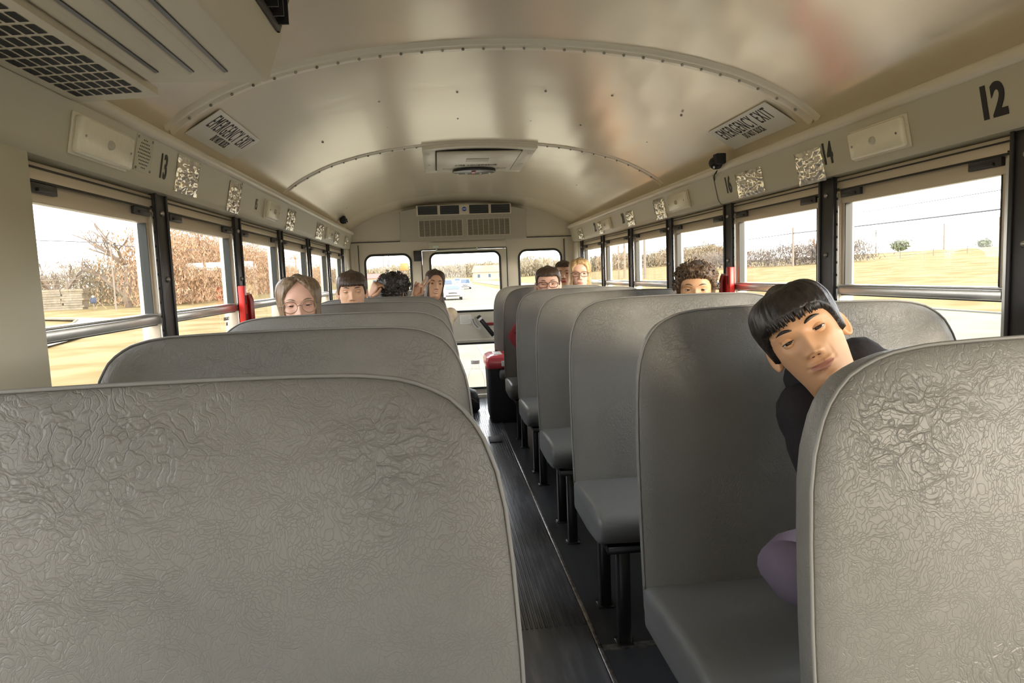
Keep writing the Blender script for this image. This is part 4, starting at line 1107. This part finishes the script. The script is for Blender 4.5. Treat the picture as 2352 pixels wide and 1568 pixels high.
# 8 black hair turned away, hand raised
make_person('person seen from behind with black hair and one raised hand in denim sleeve', (-.505, 4.66, 1.125), yaw=R_(150), roll=R_(0), skinm='skin_tan', hair=dict(mat='hair_black', style='short', thick=.026, front=.03, side=-.05, back=-.12, length=-.12, bump=.006, seed=71), cloth=('denim_jacket', 'denim'),
            arms={-1: ((-.74, 4.62, .92), (-.705, 4.50, 1.085))}, hands=[dict(wrist=(-.700, 4.49, 1.10), fwd=(.35, -.1, .62), nrm=(.6, .5, -.3), side=-1, curls=(.75, .85, .9, .9), thumb=.7)])
# 9 girl with peace sign
make_person('smiling person with dark brown hair holding up two fingers on the left', (-.268, 4.80, 1.164), dyaw=R_(10), roll=R_(6), skinm='skin_mid', hair=dict(mat='hair_dark', style='long', thick=.012, front=.070, length=-.22, jag=.004, seed=81, part=.012, flare=.0), smile=.9, full=.3, ears=False, squint=.2, open_mouth=True,
            cloth=('cream_pink_top', 'creamshirt'), arms={-1: ((-.50, 4.80, .93), (-.425, 4.72, 1.07)), 1: ((-.245, 4.84, .86), (-.26, 4.62, .70))}, scale=.86, shoulders=.15,
            hands=[dict(wrist=(-.42, 4.71, 1.09), fwd=(.42, -.05, .75), nrm=(.1, -1, .1), side=1, curls=(.02, .02, 1.0, 1.0), spread=.22, thumb=1.0, size=.92)])
mb = MB(); P = [(-.64+.0*i, 4.60, 1.17) for i in range(2)]
P = [Vector((-.605+.035*math.cos(a), 4.57, 1.145+.055*math.sin(a))) for a in [R_(200-110*i/8) for i in range(9)]]
mb.tube(P, .0045, 8); tag(mb.build('hair_clip', M['silver'], smooth=True), 'silver clip in the black hair beside the raised hand', 'hair clip')
# ------------------------------------------------------------------ outside
def gz(x, y):
    z = -1.0
    if x > 22: z += .042*min(x-22, 100)+.25*noise.noise(Vector((x*.03, y*.02, 0)))
    if x < -10: z += .35*noise.noise(Vector((x*.04, y*.04, 3)))*smooth(-10, -30, x)
    if y > 260: z += 2.5*smooth(260, 600, y)
    return z
xs = [-400, -300, -220, -160, -120]+[-100+4*i for i in range(23)]+[-9, -7.2]+[24+4*i for i in range(24)]+[120+25*i for i in range(18)]
xs = sorted(set(xs+[-7.2, 0, 6, 12, 20]))
ys = [-60, -30, -10, 0]+[4*i for i in range(1, 40)]+[160+12*i for i in range(10)]+[280+60*i for i in range(10)]
mb = MB(); mb.loft([[(x, y, gz(x, y)) for x in xs] for y in ys], closed=False, cap0=False, cap1=False)
struct(mb.build('ground', M['grass'], smooth=True))
mb = MB(); mb.loft([[(x, y, -.985) for x in (-7.0, 9.0)] for y in (-60, 0, 200, 700)], closed=False, cap0=False, cap1=False); rd = struct(mb.build('road', M['road']))
mb = MB()
for x in (-3.4, .9, 4.9, 8.7):
    mb.box(x-.05, x+.05, -60, 600, -.985, -.979)
for y in range(10, 200, 6): mb.box(-7, 9, y, y+.03, -.985, -.980)
P = [(2.2, 24), (2.9, 27), (3.1, 31), (4.0, 36), (4.3, 42), (3.6, 50)]
for p, q in zip(P, P[1:]): mb.bar((p[0], p[1], -.981), (q[0], q[1], -.981), .09, .006)
mb.build('road_joint', M['roadline'], rd)
mb = MB(); mb.loft([[(x, y, -.95) for x in (12.0, 21.0)] for y in (-60, 0, 200, 700)], closed=False, cap0=False, cap1=False); r2 = struct(mb.build('road', M['road']))
mb = MB(); mb.box(20.4, 20.7, -60, 500, -.95, -.90); mb.box(12.3, 12.42, -60, 500, -.95, -.945); mb.build('kerb_line', M['roadline'], r2)
# pale path on the left
P = [(-13, 8), (-15.5, 22), (-18, 33), (-21.5, 44), (-25.5, 53), (-33, 60), (-45, 64), (-60, 66)]
mb = MB(); L = []
for i, p in enumerate(P):
    a = Vector(P[max(0, i-1)]); b = Vector(P[min(len(P)-1, i+1)]); d = (b-a).normalized(); n = Vector((-d.y, d.x)); q = Vector(p)
    L.append([(q.x+n.x*w, q.y+n.y*w, gz(q.x, q.y)+.10) for w in (-1.1, 1.1)])
mb.loft(L, closed=False, cap0=False, cap1=False); pa = struct(mb.build('path', M['pathm']))
mb = MB(); mb.tube([(l[1][0], l[1][1], l[1][2]+.04) for l in L], .09, 6); mb.build('kerb', M['road'], pa)

def tree_mesh(seed, h, spread=1.0, depth=5, leafy=0):
    rnd = random.Random(seed); mb = MB(); tips = []
    def br(p, d, L, r, k):
        n = 3; pts = [p]; rad = [r]
        for i in range(n):
            d = (d+Vector((rnd.uniform(-.28, .28), rnd.uniform(-.28, .28), rnd.uniform(-.10, .2)))*spread*.8).normalized()
            pts.append(pts[-1]+d*L/n); rad.append(r*(1-.32*(i+1)/n))
        mb.tube(pts, rad, 5 if k > 2 else 3, caps=False)
        if k == 0: tips.append(pts[-1]); return
        for i in range(3 if k < depth else 4):
            t = rnd.choice((1, 2, 3)); ang = rnd.uniform(0, 6.28); s = rnd.uniform(.45, .95)*spread
            nd = (d+Vector((math.cos(ang)*s, math.sin(ang)*s, rnd.uniform(-.1, .35)))).normalized()
            br(pts[t], nd, L*rnd.uniform(.58, .8), rad[t]*.62, k-1)
    br(Vector((0, 0, -.3)), Vector((0, 0, 1)), h*.34, h*.030, depth)
    return mb, tips
def leaf_cloud(centers, n, r, size, seed):
    rnd = random.Random(seed); mb = MB()
    for i in range(n):
        c = rnd.choice(centers); p = Vector(c)+Vector((rnd.gauss(0, r), rnd.gauss(0, r), rnd.gauss(0, r*.7))); a = Vector((rnd.gauss(0, 1), rnd.gauss(0, 1), rnd.gauss(0, 1))).normalized()*size; b = a.cross(Vector((rnd.random(), rnd.random(), rnd.random()+.1))).normalized()*size*.5
        mb.add([p-a, p+b, p+a, p-b], [(0, 1, 2, 3)])
    return mb
protos = []
for k, (sd_, sp_) in enumerate(((1, 1.0), (2, 1.15), (3, .8), (4, 1.3))):
    mb, tips = tree_mesh(sd_, 10, sp_, 5); o = mb.build('bare_tree', M['bark'] if k % 2 else M['bark2']); protos.append([o, tips, False])
def put_tree(k, x, y, h, label, group, mt=None):
    o, tips, u = protos[k]
    if u: o = o.copy(); COL.objects.link(o)
    protos[k][2] = True
    o.location = (x, y, gz(x, y)); o.scale = (h/8.2, h/8.2, h/8.2); o.rotation_euler = (0, 0, (x*7+y*3) % 6.28)
    tag(o, label, 'tree', group); return o
put_tree(3, -50, 95, 12.5, 'large bare spreading tree above the stacked stone wall on the left', None)
put_tree(1, -60, 92, 11, 'bare tree left of the large spreading one by the stone wall', None)
rnd = random.Random(5)
for i in range(16):
    y = 84+i*12+rnd.uniform(-3, 3); x = -29-y*.10+rnd.uniform(-2.5, 2)
    put_tree(rnd.choice((0, 2, 1)), x, y, rnd.uniform(10, 13.5), 'bare brown tree in the thicket beyond the left windows', 'thicket trees on the left')
for i, (d, y, h) in enumerate(((.545, 118, 5.0), (.57, 122, 6.5), (.585, 116, 6.8), (.605, 121, 6.0), (.50, 130, 5.2), (.46, 150, 6.0), (.43, 160, 6.8), (.40, 170, 6.5))):
    put_tree(i % 4, d*y, y, h, 'pale grey bare tree at the edge of the right field', 'field edge trees on the right')
put_tree(2, 160, 175, 8, 'sparse bare tree far right behind the field fence', None)
# brush
def brush_strip(name, pts, n, h, w, m, seed, label, size=.45):
    rnd = random.Random(seed); mb = MB()
    for i in range(n):
        t = rnd.random()*(len(pts)-1); k = int(t); a = Vector(pts[k]).lerp(Vector(pts[k+1]), t-k); x = a.x+rnd.gauss(0, w); y = a.y+rnd.gauss(0, w)
        hh = h*(.75+.5*noise.noise(Vector((x*.12, y*.12, seed))))*(1.15-.3*rnd.random()); z0 = gz(x, y); z = z0+hh*rnd.random()**.8
        d = Vector((rnd.gauss(0, .5), rnd.gauss(0, .5), 1)).normalized()*size*rnd.uniform(.6, 1.6); b = d.cross(Vector((rnd.gauss(0, 1), rnd.gauss(0, 1), .1))).normalized()*size*.16
        p = Vector((x, y, z)); mb.add([p-b, p+b, p+d], [(0, 1, 2)])
    o = mb.build(name, M[m]); tag(o, label, 'undergrowth', kind='stuff'); return o
brush_strip('brush', [(-34, 84), (-36, 120), (-40, 180), (-46, 280)], 90000, 10.5, 2.4, 'brush', 1, 'dense orange brown leafless thicket beyond the left windows', .5)
brush_strip('brush', [(-90, 120), (-70, 112), (-52, 108), (-42, 100)], 26000, 6.5, 2.6, 'brushpale', 2, 'tan undergrowth behind the stone wall on the left', .42)
brush_strip('brush', [(30, 330), (60, 300), (95, 280), (120, 270)], 26000, 7.5, 5, 'brushpale', 3, 'distant tan tree line beyond the right field', 1.1)
brush_strip('brush', [(60, 150), (64, 118), (73, 112)], 9000, 4.4, 1.8, 'brushgrey', 4, 'pale grey brush among the trees at the right field edge', .5)
brush_strip('brush', [(-90, 420), (-30, 460), (30, 450), (60, 400)], 24000, 9.5, 9, 'brushpale', 5, 'distant yellowish woods straight behind the bus', 1.7)
for (x, y, r, lb) in ((150, 209, 2.6, 'single round dark bush on the right field horizon'), (172, 200, 1.8, 'low dark bush on the horizon between two far poles')):
    cs = [Vector((0, 0, r))]; mb = leaf_cloud(cs, 900, r*.38, .5, int(x)); mb.tube([(0, 0, -.2), (0, 0, r)], .15, 6)
    o = mb.build('round_bush', M['evergreen']); o.location = (x, y, gz(x, y)); tag(o, lb, 'bush')
# poles and wires
def utility_pole(x, y, h, label, group=None, arm=1.2, r=.13, arms=1):
    o = empty('utility_pole', (x, y, gz(x, y)), label, 'utility pole', group)
    mb = MB(); mb.tube([(0, 0, -.3), (0, 0, h)], [r, r*.7], 8); mb.build('mast', M['pole'], o, smooth=True, sharp=50)
    for k in range(arms):
        z = h-.3-k*.9; mb = MB(); mb.box(-arm, arm, -.06, .06, z, z+.12); mb.build('crossarm', M['pole'], o)
    return o
for i, (d, h) in enumerate(((.309, 8.3), (.278, 7.4), (.245, 7.6), (.222, 7.2))):
    utility_pole(35, 35.25/d, h, 'weathered utility pole beside the road seen through the right rear windows', 'roadside utility poles', 1.1, .26, 2 if i == 0 else 1)
utility_pole(33, 35.25/.285, 6.2, 'short bare pole between two utility poles on the right', None, .01, .15)
utility_pole(60, 111, 6.6, 'thin utility pole in front of the pale trees on the right', None, .6, .20)
for i, (d, y, h) in enumerate(((.677, 215, 8.2), (.791, 186, 8.0), (.885, 165, 8.0))):
    utility_pole(d*y, y, h, 'distant utility pole standing behind the right field', 'poles behind the field', 1.5, .26)
utility_pole(-34.2, 76, 7.3, 'thin utility pole in front of the thicket on the left', None, .3, .09)
utility_pole(16, 168, 10, 'utility pole with crossarm seen through the rear door window', None, 1.6, .2)
utility_pole(28, 150, 11, 'utility pole seen through the right rear window', None, .01, .2)
utility_pole(-14.9, 190, 12, 'left pole of the pair seen through the left rear window', None, .01, .18)
utility_pole(-13.4, 190, 12, 'right pole of the pair seen through the left rear window', None, .01, .18)
def wire(pts, r, label, sag=0.0):
    mb = MB(); a, b = Vector(pts[0]), Vector(pts[1]); P = []
    for i in range(25): t = i/24; p = a.lerp(b, t); p.z -= sag*4*t*(1-t); P.append(p)
    mb.tube(P, r, 5); tag(mb.build('overhead_wire', M['wire'], smooth=True), label, 'wire')
wire([(60, 20, 6.6), (60, 111, 6.3)], .10, 'thick overhead wire across the nearest right window', .3)
wire([(60, 20, 8.6), (60, 180, 8.3)], .05, 'thin overhead wire above the thick one on the right', .4)
wire([(60, 111, 6.3), (60, 260, 6.5)], .08, 'overhead wire beyond the thin pole on the right', .4)
wire([(35, 114, 7.0), (35, 300, 6.5)], .08, 'overhead wire along the roadside poles on the right', .4)
wire([(35, 60, 7.2), (35, 114, 7.0)], .06, 'overhead wire running forward from the first roadside pole', .3)
wire([(145, 215, 10.3), (147, 186, 10.0)], .09, 'faint wire between the distant field poles', .3)
wire([(-34.2, 76, 6.1), (-60, 60, 7.6)], .05, 'faint wire running left from the thin pole on the left', .1)
wire([(-34.2, 76, 5.9), (-31, 110, 6.5)], .05, 'faint wire running back from the thin pole on the left', .2)
# fence in the right field
fe = empty('field_fence', (0, 0, 0), 'thin wire fence with posts across the right field', 'fence')
mb = MB(); pts = []
for i in range(16):
    x, y = 60+5*i, 118-1.6*i; mb2 = MB(); mb2.tube([(x, y, gz(x, y)-.2), (x, y, gz(x, y)+1.3)], .09, 6); mb2.build('post', M['pole'], fe); pts.append((x, y, gz(x, y)))
for dz in (.5, 1.0): mb.tube([(p[0], p[1], p[2]+dz) for p in pts], .02, 4)
mb.build('fence_wire', M['wire'], fe)
# stacked stone wall with a railing, small sign
sw = empty('stone_wall', (-47, 84, gz(-47, 84)), 'stacked pale stone retaining wall with a railing on top, far left', 'wall')
mb = MB()
for i in range(9):
    for j in range(5):
        rr = random.Random(i*9+j); mb.box(-6.2+j*2.4+rr.uniform(-.2, .2), -4.0+j*2.4+rr.uniform(-.05, .2), rr.uniform(-.1, .1), 1.2, i*.27, i*.27+.235)
mb.build('stone_courses', M['stone'], sw)
mb = MB()
for i in range(9): mb.bar((-6+i*1.4, .5, 2.3), (-6+i*1.4, .5, 3.5), .06, .06)
mb.bar((-6, .5, 3.5), (5.3, .5, 3.5), .06, .06); mb.bar((-6, .5, 3.0), (5.3, .5, 3.0), .04, .04); mb.build('railing', M['pole'], sw)
sg_ = empty('small_sign', (-38.3, 80, gz(-38.3, 80)), 'small dark round sign on a post beside the pale path', 'sign')
mb = MB(); mb.tube([(0, 0, -.1), (0, 0, .8)], .05, 6); mb.build('post', M['pole'], sg_)
mb = MB(); mb.ball((0, 0, 1.05), .36, 14, sc=(1, .3, 1.05)); mb.build('sign_face', M['jeans'], sg_, smooth=True)
mb = MB(); mb.ball((0, 0, 1.46), .16, 10); mb.build('sign_cap', M['wallb'], sg_, smooth=True)

def make_car(x, y, paint, label, suv=False, group=None):
    o = empty('car', (x, y, -.985), label, 'car', group); H = 1.75 if suv else 1.42; hw = .98 if suv else .90
    prof = [(-2.2, .30), (-2.25, .55), (-2.15, .80), (-1.2, .95), (-.55, H-.08), (.2, H), (1.2, H-.03), (1.75, 1.02), (2.2, .95), (2.25, .4), (2.1, .28)]
    mb = MB(); rg = []
    for xx, k in ((-hw, .90), (-hw*.97, .97), (-hw*.8, 1), (0, 1.01), (hw*.8, 1), (hw*.97, .97), (hw, .90)):
        rg.append([(xx*(1-.18*smooth(.95, H, z)), yy*(1 if k > .95 else .985), .3+(z-.3)*k) for yy, z in prof])
    mb.loft(rg); mb.build('body', M[paint], o, bevel=0, smooth=True, sharp=30)
    mb = MB(); a = .82*hw; mb.add([(-a, -1.17, 1.0), (a, -1.17, 1.0), (a*.80, -.62, H-.13), (-a*.80, -.62, H-.13)], [(0, 1, 2, 3)]); 
    for v in range(len(mb.v)): q = mb.v[v]; mb.v[v] = (q[0], q[1]-.035, q[2]+.02)
    mb.build('windscreen', M['carglass'], o)
    mb = MB(); mb.box(-.45*hw, .45*hw, -2.29, -2.2, .62, .74); mb.box(-.75*hw, .75*hw, -2.29, -2.2, .36, .46); mb.build('front_grille', M['pillar'], o, bevel=.02)
    for s in (-1, 1):
        mb = MB(); mb.ball((s*.68*hw, -2.2, .72), .14, 10, sc=(1.3, .4, .7)); mb.build('headlight', M['silver'], o, smooth=True)
        mb = MB(); mb.ball((s*(hw+.10), -.85, 1.02), .10, 8, sc=(1, .6, .8)); mb.build('mirror', M[paint], o, smooth=True)
        for yy in (-1.4, 1.35):
            mb = MB(); mb.tube([(s*(hw-.22), yy, .32), (s*(hw-.02), yy, .32)], .32, 18); mb.build('wheel', M['blackmatte'], o, smooth=True, sharp=40)
make_car(1.05, 66, 'carwhite', 'white sedan following the bus, nearest of the cars behind')
make_car(4.3, 118, 'carwhite', 'white off-road car in the next lane behind the white sedan', True)
make_car(1.2, 112, 'carsilver', 'silver car directly behind the white sedan', True)
make_car(1.3, 165, 'carsilver', 'far car in line on the road behind the bus', False, 'far cars')
make_car(5.0, 190, 'carwhite', 'far pale car in the next lane of the road behind the bus', True, 'far cars')
def building(name, x, y, w, d, h, wall, roof, label, rh=1.6):
    o = empty(name, (x, y, gz(x, y)), label, 'building')
    mb = MB(); mb.box(-w/2, w/2, -d/2, d/2, 0, h); mb.build('walls', M[wall], o)
    mb = MB(); e_ = .5; mb.add([(-w/2-e_, -d/2-e_, h), (w/2+e_, -d/2-e_, h), (w/2+e_, d/2+e_, h), (-w/2-e_, d/2+e_, h), (-w/2+e_, 0, h+rh), (w/2-e_, 0, h+rh)], [(0, 1, 5, 4), (1, 2, 5), (2, 3, 4, 5), (3, 0, 4), (3, 2, 1, 0)]); mb.build('roof', M[roof], o)
    for i in range(3):
        m2 = MB(); xx = -w/3+i*w/3; m2.box(xx-.5, xx+.5, -d/2-.05, -d/2, h*.35, h*.75); m2.build('window', M['carglass'], o)
building('shop', -25, 235, 11, 7, 2.6, 'wallb', 'roofred', 'low building with a red roof seen through the left rear window')
building('shop', -13.5, 215, 5, 5, 2.2, 'wallb', 'roofred', 'small red roofed building beside the orange sign')
building('house', 22, 300, 14, 8, 3.5, 'wallb', 'brushpale', 'distant tan house beyond the road behind the bus', 3)
o = empty('roadside_sign', (-9.4, 190, -.985), 'orange roadside sign on a post seen through the left rear window', 'sign')
mb = MB(); mb.tube([(0, 0, 0), (0, 0, 4.6)], .12, 8); mb.build('post', M['pole'], o)
mb = MB(); mb.box(-1.1, 1.1, -.15, .15, 4.4, 6.4); mb.build('sign_board', M['orange'], o, bevel=.1)
# red and black bin and bag at the rear of the aisle
bn = empty('bin', (.255, 5.62, 0), 'black bin with a glossy pink red lid standing in the aisle at the rear', 'bin')
def rr_ring(hx_, hy_, z, r=.03): return [(x, y, z) for x, y in rrect(-hx_, hx_, -hy_, hy_, r, 4)]
mb = MB(); mb.loft([rr_ring(.125, .15, 0), rr_ring(.138, .165, .05), rr_ring(.145, .175, .40), rr_ring(.148, .178, .46)]); mb.build('bin_body', M['blackmatte'], bn, smooth=True, sharp=40)
mb = MB(); mb.loft([rr_ring(.150, .18, .455), rr_ring(.158, .19, .47), rr_ring(.160, .192, .515), rr_ring(.150, .18, .545), rr_ring(.12, .15, .562)]); ld = mb.build('lid', M['pink'], bn, smooth=True, sharp=35)
mb = MB(); mb.box(-.09, -.02, -.12, .08, .561, .567); mb.box(.01, .05, -.12, .08, .561, .567); mb.build('lid_label', M['white'], ld)
for x in (-.05, .03):
    mb = MB(); mb.ball((x, .10, .568), .012, 8); mb.build('lid_knob', M['blackmatte'], ld, smooth=True)
mb = MB(); mb.box(-.035, .02, -.205, -.188, .475, .52); mb.build('lid_clasp', M['white'], ld, bevel=.004)
jr = empty('clear_jar', (.035, 5.95, 0), 'clear plastic jug standing between the black bin and the rear door', 'jug')
mb = MB(); P = [(.07, 0), (.078, .03), (.078, .30), (.06, .36), (.035, .40), (.035, .44)]
mb.loft([[(r*math.cos(a), r*math.sin(a), z) for a in [2*math.pi*i/20 for i in range(20)]] for r, z in P]); mb.build('jar_body', M['specglass'], jr, smooth=True)
mb = MB(); mb.tube([(0, 0, .44), (0, 0, .47)], .038, 14); mb.build('cap', M['white'], jr)
bg_ = empty('backpack', (-.10, 6.05, 0), 'black bag lying on the floor near the rear door', 'bag')
mb = MB(); mb.loft([[(x*k, y*k, z) for x, y in rrect(-.16, .16, -.12, .12, .06, 5)] for k, z in ((.85, 0), (1, .03), (1, .12), (.85, .18), (.5, .205))]); mb.build('bag_body', M['blackmatte'], bg_, smooth=True)
mb = MB(); mb.tube([(-.14, -.10, .10), (-.05, -.16, .15), (.08, -.15, .14), (.15, -.08, .08)], .012, 8); mb.build('strap', M['pillar'], bg_, smooth=True)
pp = MB(); pp.loft([[(x, y, .463+.012*k) for x, y in ((.40, 3.05), (.58, 3.02), (.60, 3.18), (.42, 3.20))] for k in (0, 1)]); tag(pp.build('notebook', M['white'], bevel=.002), 'white notebook lying on the fourth right seat', 'notebook')
